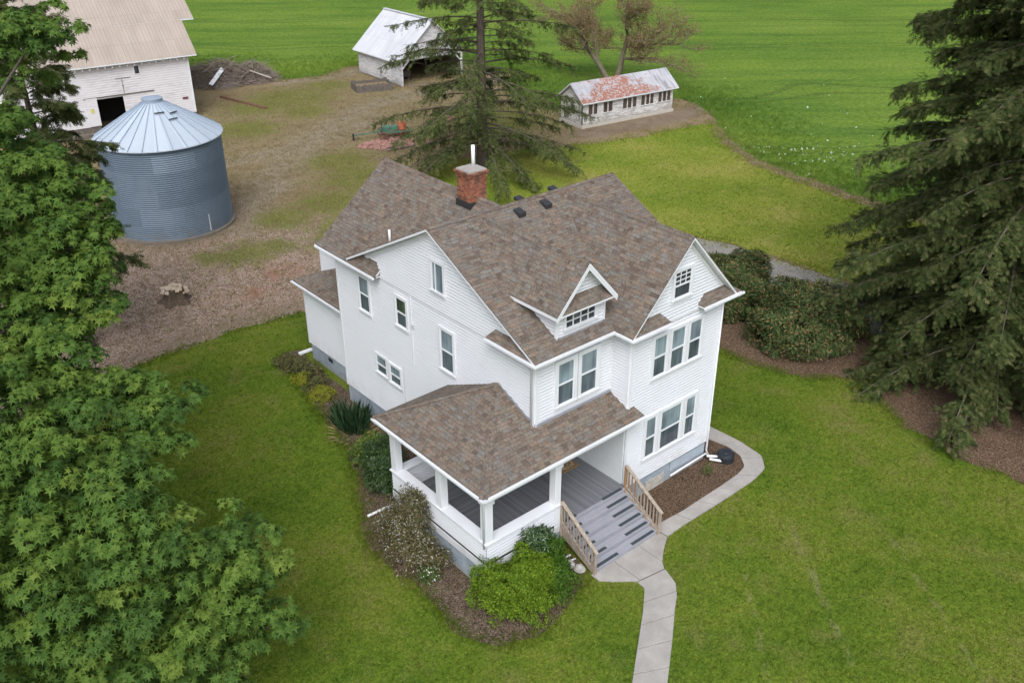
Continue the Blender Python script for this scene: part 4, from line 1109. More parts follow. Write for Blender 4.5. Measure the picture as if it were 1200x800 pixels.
def old_paint(name, c, bare, amt, lo=.45, hi=.68):
    t = NT(name, .9, .15)
    p = t.sep(t.pos())
    n1 = t.noise(t.comb(t.math('MULTIPLY', p[0], 1.1), t.math('MULTIPLY', p[1], 1.1), t.math('MULTIPLY', p[2], 5.)), scale=1.2, detail=6, rough=.68)
    n2 = t.noise(scale=.35, detail=3)
    f = t.math('ADD', t.math('MULTIPLY', n1, .7), t.math('MULTIPLY', n2, .3))
    low = t.math('MULTIPLY', t.step(p[2], 1.0, 0.), .12)
    b = t.step(t.math('ADD', f, low), lo, hi)
    c2 = t.mix(t.math('MULTIPLY', b, amt), c, bare)
    t.col(c2); return t.m
M['barn_wall'] = old_paint('old_barn_paint', (.66, .635, .63), (.38, .35, .34), .6, .45, .72)
M['shed_wall'] = old_paint('worn_shed_boards', (.62, .60, .59), (.32, .30, .28), .8, .44, .66)
M['coop_wall'] = old_paint('peeling_coop_paint', (.66, .64, .61), (.34, .31, .27), .85, .45, .62)

def metal_roof(name, a, b, rib=.6, rust=None, rough=.5, dirn=(1, 0)):
    t = NT(name, rough, .4)
    uv = t.sep(t.uv())
    f = t.noise(scale=.5, detail=4)
    st = t.noise(t.comb(t.math('MULTIPLY', uv[0], 2.2), t.math('MULTIPLY', uv[1], .3), 0.), scale=1., detail=4)
    c = t.ramp(t.math('ADD', t.math('MULTIPLY', f, .5), t.math('MULTIPLY', st, .5)), [(.35, a), (.65, b)])
    panel = t.white(t.comb(t.math('FLOOR', t.math('DIVIDE', uv[0], rib)), t.math('FLOOR', t.math('DIVIDE', uv[1], 2.6)), 1.))
    c = t.mix(.25, c, t.ramp(panel, [(0, (.40, .40, .40)), (1, (.6, .6, .6))]), 'OVERLAY')
    fr = t.math('FRACT', t.math('DIVIDE', uv[0], rib / 3))
    rb = t.math('ADD', t.step(fr, .14, .04), t.step(fr, .86, .96))
    lap = t.step(t.math('FRACT', t.math('DIVIDE', uv[1], 2.6)), .03, .01)
    c = t.mix(t.math('MULTIPLY', t.math('MAXIMUM', lap, t.math('MULTIPLY', rb, .5)), .3), c, tuple(x * .5 for x in a))
    if rust:
        p = t.sep(t.pos())
        rn = t.noise(t.comb(t.math('MULTIPLY', uv[0], .6), t.math('MULTIPLY', uv[1], .9), 3.), scale=1.3, detail=6, rough=.7)
        zone = t.math('SUBTRACT', t.math('MULTIPLY', t.step(p[0], 49.5, 43.5), .26), t.math('MULTIPLY', t.step(p[0], 42.2, 40.), .16))
        zone = t.math('ADD', zone, t.math('MULTIPLY', t.step(p[2], 3.1, 2.3), .16))
        flake = t.noise(t.comb(t.math('MULTIPLY', uv[0], 3.), t.math('MULTIPLY', uv[1], 3.), 7.), scale=1.6, detail=5, rough=.75)
        rm = t.math('MULTIPLY', t.step(t.math('ADD', rn, zone), .63, .76), t.step(flake, .40, .52))
        dk = t.noise(t.comb(t.math('MULTIPLY', uv[0], 2.4), t.math('MULTIPLY', uv[1], .25), 1.), scale=1.2, detail=4)
        c = t.mix(t.math('MULTIPLY', t.math('MULTIPLY', t.step(dk, .5, .62), t.step(p[0], 44., 46.5)), .6), c, (.13, .125, .13))
        c = t.mix(rm, c, t.ramp(t.noise(scale=9., detail=4), [(.3, rust[0]), (.7, rust[1])]))
    t.col(c); t.nor(t.bump(rb, .5, .03)); return t.m
M['barn_roof'] = metal_roof('tan_barn_roof', (.335, .275, .222), (.395, .33, .27), .9, None, .65)
M['shed_roof'] = metal_roof('galvanised_shed_roof', (.52, .52, .53), (.64, .64, .65), .8)
M['coop_roof'] = metal_roof('rusting_coop_roof', (.36, .35, .37), (.52, .51, .52), .55, ((.24, .085, .045), (.40, .17, .10)))
M['inside'] = flat('unlit_interior', (.03, .028, .026), .95, .05)  # near-black base colour stands in for the darkness indoors

def slab_roof(root, pts, mat, t=.12, edge='trim', name='roof'):
    n = MB(); n.poly(pts); o = n.build(name, mat, root, uv=True)
    MB().slab([Vector(p) for p in pts], t, drop=.02).build('roof_edge', M[edge], o); return o

# barn: long eaves side towards the yard, upper roof reaching past the lower one
def barn():
    f = Frame(15.6, 63.6, -6); B = thing('barn', 'big white weathered barn with tan metal roof at the edge of the farmyard', 'barn', (4, 70, 0))
    L, HW = -30, 5.5
    w = f.wall(L, 0, 0); z0 = .5
    def boards(poly, nm='front_wall', ww=None):
        clapboard(MB(), ww or w, poly, 0, .2, .022).build(nm, M['barn_wall'], B)
    ds0, ds1, dz = -8.35, -6.1, 2.75
    boards([(L, z0), (ds0, z0), (ds0, HW), (L, HW)]); boards([(ds1, z0), (0, z0), (0, HW), (ds1, HW)]); boards([(ds0, dz), (ds1, dz), (ds1, HW), (ds0, HW)])
    e = f.end(0, 1)
    boards([(0, z0), (22, z0), (22, 5.4), (10.4, 14.), (0, HW)], 'side_wall', e)
    m = MB(); f.box(m, L, ds0, .02, .4, -.1, .52); f.box(m, ds1, -.02, .02, .4, -.1, .52); m.build('sill_beam', M['wood_dark'], B)
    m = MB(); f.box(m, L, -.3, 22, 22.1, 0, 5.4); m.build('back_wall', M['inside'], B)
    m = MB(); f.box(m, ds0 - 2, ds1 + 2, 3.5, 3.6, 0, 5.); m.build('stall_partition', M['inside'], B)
    s = .845
    slab_roof(B, [f.p(L, -.55, 5.62), f.p(.65, -.55, 5.62), f.p(.65, 2.45, 5.62 + s * 3.0), f.p(L, 2.45, 5.62 + s * 3.0)], M['barn_roof'], .1, 'soffit')
    s2 = .75; za = 5.62 + s * 3.0 + .02
    slab_roof(B, [f.p(L, 2.45, za), f.p(1.75, 2.45, za), f.p(1.75, 10.4, za + s2 * 7.95), f.p(L, 10.4, za + s2 * 7.95)], M['barn_roof'], .1, 'soffit')
    slab_roof(B, [f.p(L, 10.4, za + s2 * 7.95), f.p(1.75, 10.4, za + s2 * 7.95), f.p(1.75, 22.5, 5.2), f.p(L, 22.5, 5.2)], M['barn_roof'], .1, 'soffit')
    m = MB()
    for i in range(40):
        x = -.5 - i * .61; f.box(m, x, x + .09, -.42, -.02, 5.28, 5.42)
    m.build('rafter_tails', M['trim'], B)
    # windows with frames, sliding door
    for a, b, c, d in ((-12.05, -11.6, 1.75, 2.5), (-4.75, -4.38, 4.5, 5.15)):
        m = MB(); w.box(m, a - .1, b + .1, c - .1, d + .1, .0, .05); W = m.build('window', M['barn_wall'], B)
        m = MB(); w.box(m, a, b, c, d, .02, .06); m.build('pane', M['pane_dark'], W)
    m = MB(); w.box(m, -9.2, -8.3, .55, 2.8, .03, .09); w.box(m, -9.25, -8.25, 2.76, 2.9, .03, .1); D = m.build('sliding_door', M['barn_wall'], B)
    m = MB(); w.box(m, -8.95, -8.65, 1.65, 2.05, .09, .10); m.build('notice', flat('yellow_notice', (.55, .5, .16), .8), D)
    m = MB(); w.box(m, ds0 - 1.0, -3.4, 2.86, 2.95, .03, .08); m.build('door_track', M['wood_dark'], B)
    m = MB(); w.box(m, -5.95, -5.91, 3.0, 4.2, .02, .05); w.box(m, -6.5, -5.2, 4.25, 4.3, .02, .05); w.box(m, -5.98, -5.88, 3.55, 3.7, .02, .06); m.build('door_hardware', M['wood_dark'], B)
    m = MB(); w.box(m, -1.05, -.55, 1.75, 1.95, .02, .05); m.build('reflector_plate', flat('dull_red_plate', (.16, .05, .06), .6), B)
    m = MB(); w.box(m, -.1, .0, z0, HW, .0, .05); m.build('corner_board', M['trim'], B)
    m = MB(); f.box(m, -16, -6.6, -1.6, -1.2, .0, .3); o = m.build('railway_sleeper', M['wood_dark'], None, bevel=.02); tag(o, 'long dark timber lying along the foot of the barn wall', 'timber')
barn()

# grain bin
def bin_mat(name, a, b, sheet_h, nsheet, rough=.6, metal=.2):
    t = NT(name, rough, .5, metal)
    o = t.sep(t.obj())
    ang = t.math('DIVIDE', t.math('ARCTAN2', o[1], o[0]), 2 * math.pi)
    row = t.math('FLOOR', t.math('DIVIDE', o[2], sheet_h))
    cc = t.math('FLOOR', t.math('ADD', t.math('MULTIPLY', ang, nsheet), t.math('MULTIPLY', row, .5)))
    r = t.white(t.comb(cc, row, 4.))
    f = t.noise(scale=.8, detail=5)
    c = t.ramp(t.math('ADD', t.math('MULTIPLY', r, .6), t.math('MULTIPLY', f, .4)), [(.2, a), (.8, b)])
    st = t.noise(t.comb(t.math('MULTIPLY', ang, 90.), 0., t.math('MULTIPLY', o[2], .35)), scale=1., detail=5)
    c = t.mix(t.math('MULTIPLY', t.step(st, .5, .75), .15), c, tuple(x * .62 for x in a))
    if nsheet == 9:
        lo = t.math('MULTIPLY', t.step(o[2], .9, .05), t.step(t.noise(scale=1.4, detail=5), .42, .62))
        c = t.mix(t.math('MULTIPLY', lo, .55), c, (.16, .125, .095))
    t.col(c); return t.m
def grain_bin():
    cx, cy, r, h = 3.15, 39.5, 3.78, 5.95
    G = thing('grain_bin', 'round corrugated steel grain bin with a pale ribbed cone roof', 'grain bin', (cx, cy, 0))
    m = MB(); m.lathe([(r + .22, -.05), (r + .22, .16), (r - .1, .17)], cx, cy, 64); m.build('concrete_pad', concrete('bin_pad', (.14, .12, .095), (.21, .18, .145)), G)
    prof = []; n = int(h / .135)
    for i in range(n * 4 + 1):
        z = .15 + (h - .15) * i / (n * 4); prof.append((r + .034 * math.sin(2 * math.pi * i / 4), z))
    m = MB(); m.lathe(prof, cx, cy, 120); m.build('bin_wall', bin_mat('galvanised_bin_wall', (.110, .152, .190), (.185, .236, .280), 1.12, 9), G, smooth=True)
    zt, za = h + .0, 8.05
    m = MB(); re = r + .2
    m.lathe([(re, zt - .06), (re, zt), (.55, za), (.5, za)], cx, cy, 96); C = m.build('bin_roof', bin_mat('bin_roof_steel', (.41, .46, .51), (.47, .525, .575), 9., 28, .6, .1), G)
    for k in range(28):
        a = 2 * math.pi * k / 28 + .05
        c, s = math.cos(a), math.sin(a)
        q = MB(); q.beam((cx + .58 * c, cy + .58 * s, za + .0), (cx + re * c, cy + re * s, zt + .03), .045, .07); q.build('roof_rib', bin_mat('bin_rib_steel', (.26, .32, .39), (.33, .39, .46), 9., 2, .5, .2) if k == 0 else bpy.data.materials['bin_rib_steel'], C)
    m = MB(); m.lathe([(.62, za - .08), (.62, za + .16), (.64, za + .14), (.64, za + .2), (.0, za + .30)], cx, cy, 32); m.build('roof_cap', bpy.data.materials['bin_rib_steel'], C)
    # walking brackets on the roof and a seam strip on the wall
    m = MB()
    for a, t in ((-1.72, .25), (-1.38, .42), (-1.15, .30)):
        rr = .6 + (re - .6) * t; z = za + (zt - za) * t + .1; d = Vector((math.cos(a), math.sin(a), 0)); e = Vector((-d.y, d.x, 0)); p = Vector((cx, cy, z)) + d * rr
        m.beam(p - e * .3, p + e * .3, .06, .06)
    m.build('roof_bracket', M['black_metal'], C)
    a = -1.32; d = Vector((math.cos(a), math.sin(a), 0)); p = Vector((cx, cy, 0)) + d * (r + .03)
    m = MB(); m.beam(p + Vector((0, 0, .25)), p + Vector((0, 0, 1.35)), .05, .03, up=d); m.build('seam_strip', M['trim'], G)
    m = MB(); m.lathe([(r + .035, h - .09), (r + .035, h - .03)], cx, cy, 96); m.build('eave_ring', bpy.data.materials['bin_rib_steel'], G)
grain_bin()

# open shed
def shed():
    f = Frame(36.4, 60.9, -2.5); S = thing('shed', 'weathered white open-fronted shed with pale metal gable roof by the field', 'shed', (40, 65, 0))
    W, L, H, RZ = 7.6, 8.6, 2.75, 6.2
    clapboard(MB(), f.end(0, -1), [(0, .1), (L, .1), (L, H), (0, H)], 0, .18, .022).build('left_wall', M['shed_wall'], S)
    clapboard(MB(), f.end(W, 1), [(0, .1), (L, .1), (L, H), (0, H)], 0, .18, .022).build('right_wall', M['shed_wall'], S)
    clapboard(MB(), f.wall(0, W, 0), [(0, 2.6), (W, 2.6), (W, H), (W / 2, RZ - .1), (0, H)], 0, .18, .022).build('gable_wall', M['shed_wall'], S)
    bw = Wall(*(f.p(0, L, 0)[:2]), f.d.x, f.d.y, f.e.x, f.e.y)
    clapboard(MB(), bw, [(0, .1), (W, .1), (W, H), (W / 2, RZ - .1), (0, H)], 0, .18, .022).build('back_wall', M['shed_wall'], S)
    m = MB(); f.box(m, .03, .05, .1, L - .05, .05, H); f.box(m, W - .05, W - .03, .1, L - .05, .05, H); f.box(m, .05, W - .05, L - .07, L - .05, .05, H - .3); m.build('lining', M['wood_dark'], S)
    m = MB()
    f.box(m, 0, W, -.02, .14, 2.5, 2.72); f.box(m, .0, .18, -.03, .15, 0, 2.5); f.box(m, W - .18, W, -.03, .15, 0, 2.5); m.build('door_frame', M['shed_wall'], S)
    for s0, s1 in ((.18, .95), (W - .18, W - .95)):
        m = MB(); m.beam(f.p(s0, .06, 1.75), f.p(s1, .06, 2.5), .1, .16); m.build('corner_brace', M['shed_wall'], S)
    for x in (2.4, 5.0):
        m = MB(); f.box(m, x, x + .2, 3.2, 3.4, 0, 3.); m.build('inner_post', M['wood_dark'], S)
    a, e = -.45, W + .45; za = H - .02
    slab_roof(S, [f.p(a, -.4, za - .3), f.p(W / 2, -.4, RZ), f.p(W / 2, L + .4, RZ), f.p(a, L + .4, za - .3)], M['shed_roof'], .08, 'soffit')
    slab_roof(S, [f.p(e, -.4, za - .3), f.p(e, L + .4, za - .3), f.p(W / 2, L + .4, RZ), f.p(W / 2, -.4, RZ)], M['shed_roof'], .08, 'soffit')
    m = MB(); m.beam(f.p(W / 2, -.42, RZ + .02), f.p(W / 2, L + .42, RZ + .02), .35, .05); m.build('ridge_cap', M['shed_roof'], S, uv=True)
    m = MB(); f.box(m, 1.3, 2.6, 2.4, 4.8, .3, .9); f.box(m, 1.4, 1.55, 2.5, 2.65, 0, .3); f.box(m, 2.35, 2.5, 2.5, 2.65, 0, .3); o = m.build('workbench', M['wood_dark'], None); tag(o, 'dark bench standing inside the open shed', 'bench')
shed()

# chicken coop with a long row of windows
def coop():
    f = Frame(39.45, 37.75, -6.6); C = thing('chicken_coop', 'long low white coop with peeling paint, five window groups and rusty roof', 'coop', (44.5, 38.7, 0))
    L, D, H, RZ = 10.5, 3.1, 2.3, 3.68
    w = f.wall(0, L, 0); base = .28
    clapboard(MB(), w, [(0, base), (L, base), (L, H), (0, H)], 0, .16, .022).build('front_wall', M['coop_wall'], C)
    clapboard(MB(), f.end(0, -1), [(0, base), (D, base), (D, H), (D / 2, RZ - .15), (0, H)], 0, .16, .022).build('gable_wall', M['coop_wall'], C)
    clapboard(MB(), f.end(L, 1), [(0, base), (D, base), (D, H), (D / 2, RZ - .15), (0, H)], 0, .16, .022).build('gable_wall', M['coop_wall'], C)
    m = MB(); f.box(m, 0, L, D, D + .04, base, H); m.build('back_wall', M['coop_wall'], C)
    m = MB(); f.box(m, -.12, L + .1, -.12, .05, -.05, .26); f.box(m, -.12, .05, .05, D + .1, -.05, .26); m.build('sill_beam', M['wood_pale'], C)
    oh = .38; z1 = H - .05
    slab_roof(C, [f.p(-.3, -oh, z1), f.p(L + .35, -oh, z1), f.p(L + .35, D / 2, RZ), f.p(-.3, D / 2, RZ)], M['coop_roof'], .09, 'trim')
    slab_roof(C, [f.p(-.3, D + oh, z1), f.p(-.3, D / 2, RZ), f.p(L + .35, D / 2, RZ), f.p(L + .35, D + oh, z1)], M['coop_roof'], .09, 'trim')
    px = lambda u: (u - 280) / (985 - 280) * L
    groups = [[320, 350], [360, 386]], [[433, 462], [471, 501]], [[582, 612], [620, 648], [658, 687]], [[726, 754], [765, 790], [798, 824]], [[864, 890], [900, 926], [936, 962]]
    for g in groups:
        a, b = px(g[0][0]), px(g[-1][1])
        m = MB(); w.box(m, a - .07, b + .07, 1.98, 2.06, 0, .05); w.box(m, a - .1, b + .1, 1.02, 1.09, 0, .09)
        for u0, u1 in g:
            w.box(m, px(u0) - .06, px(u0), 1.09, 1.98, 0, .05); w.box(m, px(u1), px(u1) + .06, 1.09, 1.98, 0, .05)
        W = m.build('window', M['coop_wall'], C)
        for u0, u1 in g:
            q = MB(); w.box(q, px(u0), px(u1), 1.09, 1.98, .0, .032); P_ = q.build('pane', flat('dusty_brown_pane', (.085, .06, .05), .4, .4, var=.5, scale=1.5) if 'dusty_brown_pane' not in bpy.data.materials else bpy.data.materials['dusty_brown_pane'], W)
    e = f.end(0, -1)
    m = MB(); e.box(m, 1.75, 2.4, .55, 1.85, 0, .04); Dm = m.build('door', M['wood_pale'], C)
    m = MB(); e.box(m, 1.1, 1.62, 1.05, 1.85, .0, .04); m.build('window', M['pane_dark'], C)
    m = MB(); e.box(m, -.02, .1, base, H, 0, .05); m.build('corner_board', M['wood_dark'], C)
coop()

# heap of cut branches beside the barn
def brush():
    B = thing('brush_pile', 'big heap of grey cut branches piled beside the barn', 'brush pile', (24, 74.5, 0))
    r = random.Random(5); m = MB()
    cs = [(23.2, 74.6, 3.1, 2.5), (26.2, 73.6, 2.4, 1.9), (21.4, 75.4, 2.0, 2.0)]
    d = Vector((.65, -.76, 0)); 
    for i in range(2600):
        x, y, rad, h = r.choice(cs)
        a = r.random() * 6.28; q = math.sqrt(r.random()); px, py = x + rad * q * math.cos(a) * 1.15, y + rad * q * math.sin(a) * .8
        z = h * (1 - q * q) * (.25 + .8 * r.random()) + .05
        L = .7 + 1.9 * r.random() ** 2; b = r.random() * 6.28; t = (r.random() - .4) * 1.3
        v = Vector((math.cos(b), math.sin(b), t)).normalized() * L / 2; c = Vector((px, py, z)); k = Vector((r.uniform(-.12, .12), r.uniform(-.12, .12), r.uniform(-.1, .12)))
        pts = [c - v, c + k, c + v]; pts = [Vector((p.x, p.y, max(.03, p.z))) for p in pts]
        m.tube(pts, [.015 + .03 * r.random() ** 2] * 2 + [.008], 4, cap=False)
    m.build('branches', wood('dry_grey_branch', (.16, .125, .095), (.36, .30, .24)), B)
    m = MB(); ring = []
    for x, y, rad, h in cs:
        m.lathe([(rad * .9, .01), (rad * .65, h * .2), (rad * .3, h * .42), (0.01, h * .5)], x, y, 14)
    m.build('packed_debris', M['wood_dark'], B)
    m = MB(); m.beam((21.0, 72.3, .55), (22.9, 73.2, 1.75), .42, .05, up=(-.3, -.6, .7)); o = m.build('board', M['trim'], None); tag(o, 'white board leaning on the heap of branches', 'board')
    m = MB(); m.beam((25.4, 72.3, 1.35), (27.2, 71.3, .5), .14, .1); o = m.build('board', M['wood_pale'], None); tag(o, 'yellowish pole sticking out of the heap of branches', 'pole')
brush()
m = MB(); m.beam((20.4, 68.9, .11), (21.7, 62.0, .09), .24, .2); tag(m.build('timber_beam', M['rust'], None, bevel=.02), 'long reddish timber beam lying alone in the farmyard', 'timber')

# old low trough of dark boards in front of the shed
def trough():
    f = Frame(31.5, 61.5, -17); T = thing('board_pen', 'low dark weathered board pen in front of the shed', 'board pen', (33.2, 62.3, 0))
    for nm, a in (('front_boards', (0, 3.6, 0, .08)), ('back_boards', (0, 3.6, 2.3, 2.38)), ('side_boards', (-.08, 0, 0, 2.38)), ('side_boards', (3.6, 3.68, 0, 2.38))):
        m = MB(); s0, s1, t0, t1 = a
        r = random.Random(nm + str(a))
        long_ = (s1 - s0) > (t1 - t0); n = int(((s1 - s0) if long_ else (t1 - t0)) / .22)
        for i in range(n):
            h = .72 + r.uniform(-.12, .08)
            if long_: q = s0 + (s1 - s0) * i / n; f.box(m, q + .01, q + (s1 - s0) / n - .01, t0, t1, 0, h)
            else: q = t0 + (t1 - t0) * i / n; f.box(m, s0, s1, q + .01, q + (t1 - t0) / n - .01, 0, h)
        m.build(nm, M['wood_dark'], T)
    m = MB(); f.box(m, .02, 3.58, .1, 2.28, 0, .38); m.build('fill', M['yard'], T)
trough()

# stump
def stump():
    S = thing('tree_stump', 'rough cut tree stump with split pale top near the grain bin', 'stump', (-1.75, 27.8, 0))
    r = random.Random(3)
    m = MB(); n = 22; prof = [(1.0, 0.), (.72, .18), (.60, .42), (.56, .62)]
    base = len(m.v); ph = [r.random() for _ in range(n)]
    rings = []
    for j, (q, z) in enumerate(prof):
        ring = []
        for k in range(n):
            a = 2 * math.pi * k / n; rr = .85 * q * (1 + .22 * math.sin(a * 5 + 1) * (1 - z) + .12 * (ph[k] - .5)); zz = z * (1.35 + (.25 * (ph[(k * 7) % n] - .5) if j == 3 else 0))
            ring.append((-1.75 + rr * math.cos(a), 27.8 + rr * math.sin(a), zz))
        rings.append(ring)
    for a, b in zip(rings, rings[1:]):
        for k in range(n): m.poly([a[k], a[(k + 1) % n], b[(k + 1) % n], b[k]])
    m.build('bark', wood('stump_bark', (.06, .042, .028), (.15, .11, .075)), S)
    m = MB(); 
    for k in range(n): m.poly([rings[-1][k], rings[-1][(k + 1) % n], (-1.75, 27.8, .80)])
    m.build('cut_face', wood('stump_heartwood', (.36, .28, .19), (.62, .52, .38)), S)
    m = MB()
    for k in range(9):
        a = r.random() * 6.28; q = .1 + .6 * r.random(); c = Vector((-1.75 + q * math.cos(a), 27.8 + q * math.sin(a), .98 - .5 * q)); v = Vector((r.uniform(-1, 1), r.uniform(-1, 1), r.uniform(-.2, .6))).normalized() * .2
        m.beam(c - v, c + v, .2, .12)
    m.build('split_chunks', bpy.data.materials['stump_heartwood'], S)
stump()

# rusty green implement with an orange drum, standing over old bricks
def implement():
    I = thing('farm_implement', 'old green tractor-drawn farm implement with long drawbar standing over loose bricks', 'farm implement', (25, 46, 0))
    g = flat('faded_green_paint', (.075, .16, .11), .7, var=.35, scale=3.)
    f = Frame(24.2, 46.4, -26)
    m = MB(); f.box(m, -.1, 2.5, -.08, .0, .55, .68); f.box(m, -.1, 2.5, 1.0, 1.08, .55, .68)
    for x in (-.1, .55, 1.2, 1.85, 2.42): f.box(m, x, x + .08, 0, 1.0, .57, .66)
    m.build('frame', g, I)
    m = MB(); m.beam(f.p(-.1, .5, .6), f.p(-2.2, .4, .42), .09, .09); m.build('drawbar', g, I)
    m = MB(); f.box(m, -2.35, -2.2, .3, .5, 0, .6); m.build('drawbar_jack', M['black_metal'], I)
    for s, t in ((.2, -.35), (.2, 1.35), (1.9, -.3), (1.9, 1.3)):
        c = f.p(s, t, .36); a = f.d; n = 18; m = MB(); d2 = f.e
        pts = [c + (a * math.cos(2 * math.pi * k / n) + Vector((0, 0, 1)) * math.sin(2 * math.pi * k / n)) * .33 for k in range(n + 1)]
        m.tube(pts, .055, 6, cap=False)
        for k in range(6):
            q = c + (a * math.cos(k * 1.047) + Vector((0, 0, 1)) * math.sin(k * 1.047)) * .31; m.beam(c, q, .03, .03, up=d2)
        m.tube([c - d2 * .1, c + d2 * .1], .07, 8)
        m.build('wheel', M['rust'], I)
    m = MB(); f.box(m, .2, 1.5, .15, .85, .68, 1.0); m.build('seed_box', g, I, bevel=.03)
    for k in range(5):
        m = MB(); m.tube([f.p(.3 + .4 * k, .5, .55), f.p(.25 + .4 * k, .1, .12)], .035, 6); m.build('tine', M['rust'], I)
    m = MB(); m.tube([f.p(.1, -.2, .6), f.p(.1, -.2, 1.25), f.p(.05, .1, 1.3)], .03, 6); m.build('lift_lever', M['black_metal'], I)
    og = flat('orange_drum_paint', (.42, .13, .065), .7, var=.35)
    D = thing('drum', 'small orange-red drum resting on the green implement', 'drum', f.p(1.9, .55, .68)); p = f.p(1.9, .55, 0)
    m = MB(); m.lathe([(.0, .68), (.34, .68), (.36, .72), (.33, .95), (.36, .98), (.33, 1.22), (.35, 1.26), (.0, 1.24)], p.x, p.y, 24); m.build('drum_body', og, D)
    m = MB(); m.lathe([(.0, 1.245), (.07, 1.25), (.07, 1.29), (0, 1.3)], p.x + .15, p.y, 12); m.build('drum_bung', M['black_metal'], D)
    # bricks strewn in two spreads, too many to count
    r = random.Random(9); bm_ = flat('old_pale_brick', (.36, .20, .16), .95, .1, var=.45, scale=3.)
    m = MB()
    for (x, y, rx, ry, n) in ((24.4, 45., 2.2, 1.8, 520), (26.0, 44.0, 1.5, 1.2, 260), (32.2, 48.5, 1.2, .8, 120), (22.9, 45.6, 1.4, .9, 200)):
        for i in range(n):
            a = r.random() * 6.28; q = math.sqrt(r.random()); c = Vector((x + rx * q * math.cos(a), y + ry * q * math.sin(a), .04 + .16 * r.random() * (1 - q))); b = r.random() * 3.14
            v = Vector((math.cos(b), math.sin(b), r.uniform(-.25, .25))) * .11
            m.beam(c - v, c + v, .11, .065)
    o = m.build('loose_bricks', bm_, None); tag(o, 'faded pink bricks strewn over the yard under the green implement', kind='stuff')
    for k, (a, b, lab) in enumerate((((22.7, 43.2, .09), (25.6, 43.0, .09), 'long dark rail lying in front of the strewn bricks, nearer the house'), ((22.9, 43.7, .08), (25.0, 43.9, .1), 'dark rail lying on the edge of the strewn bricks, nearer the implement'))):
        m = MB(); m.beam(a, b, .09, .09); tag(m.build('steel_rail', M['wood_dark'], None), lab, 'rail', 'rails lying by the strewn bricks')
implement()
# ------------------------------------------------------------------ plants
def leaf_mat(name, stops, rough=.5, spec=.3, trans=.25, back=None):
    t = NT(name, rough, spec)
    c = t.ramp(t.attr('rnd'), stops)
    n = t.noise(scale=.9, detail=3)
    c = t.mix(.35, c, t.ramp(n, [(.3, (.36, .36, .36)), (.7, (.64, .64, .62))]), 'OVERLAY')
    t.col(c)
    if trans:
        tr = t.n.new('ShaderNodeBsdfTranslucent'); t.l.new(c, tr.inputs['Color'])
        mx = t.n.new('ShaderNodeMixShader'); mx.inputs[0].default_value = trans
        t.l.new(t.b.outputs[0], mx.inputs[1]); t.l.new(tr.outputs[0], mx.inputs[2])
        t.l.new(mx.outputs[0], t.n['Material Output'].inputs['Surface'])
    return t.m
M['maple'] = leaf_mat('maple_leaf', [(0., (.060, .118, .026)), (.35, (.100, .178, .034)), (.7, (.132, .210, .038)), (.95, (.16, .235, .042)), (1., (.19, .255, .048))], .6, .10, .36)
M['fir'] = leaf_mat('spruce_needles', [(0., (.038, .058, .018)), (.5, (.068, .092, .028)), (.85, (.108, .126, .042)), (1., (.16, .145, .065))], .75, .08, .18)
M['fir_light'] = leaf_mat('fir_needles', [(0., (.046, .066, .022)), (.5, (.078, .102, .030)), (.85, (.115, .135, .045)), (1., (.16, .145, .065))], .75, .08, .14)
M['bark'] = wood('grey_brown_bark', (.075, .058, .045), (.17, .14, .11), .95)
M['bark_moss'] = wood('mossy_bark', (.13, .105, .075), (.27, .225, .155), .95)
M['twig'] = wood('pale_twig', (.20, .165, .12), (.33, .28, .21), .95)

def unit(v): return v / (np.linalg.norm(v, axis=-1, keepdims=True) + 1e-9)
def rand_dir(n, r): return unit(r.normal(size=(n, 3)))

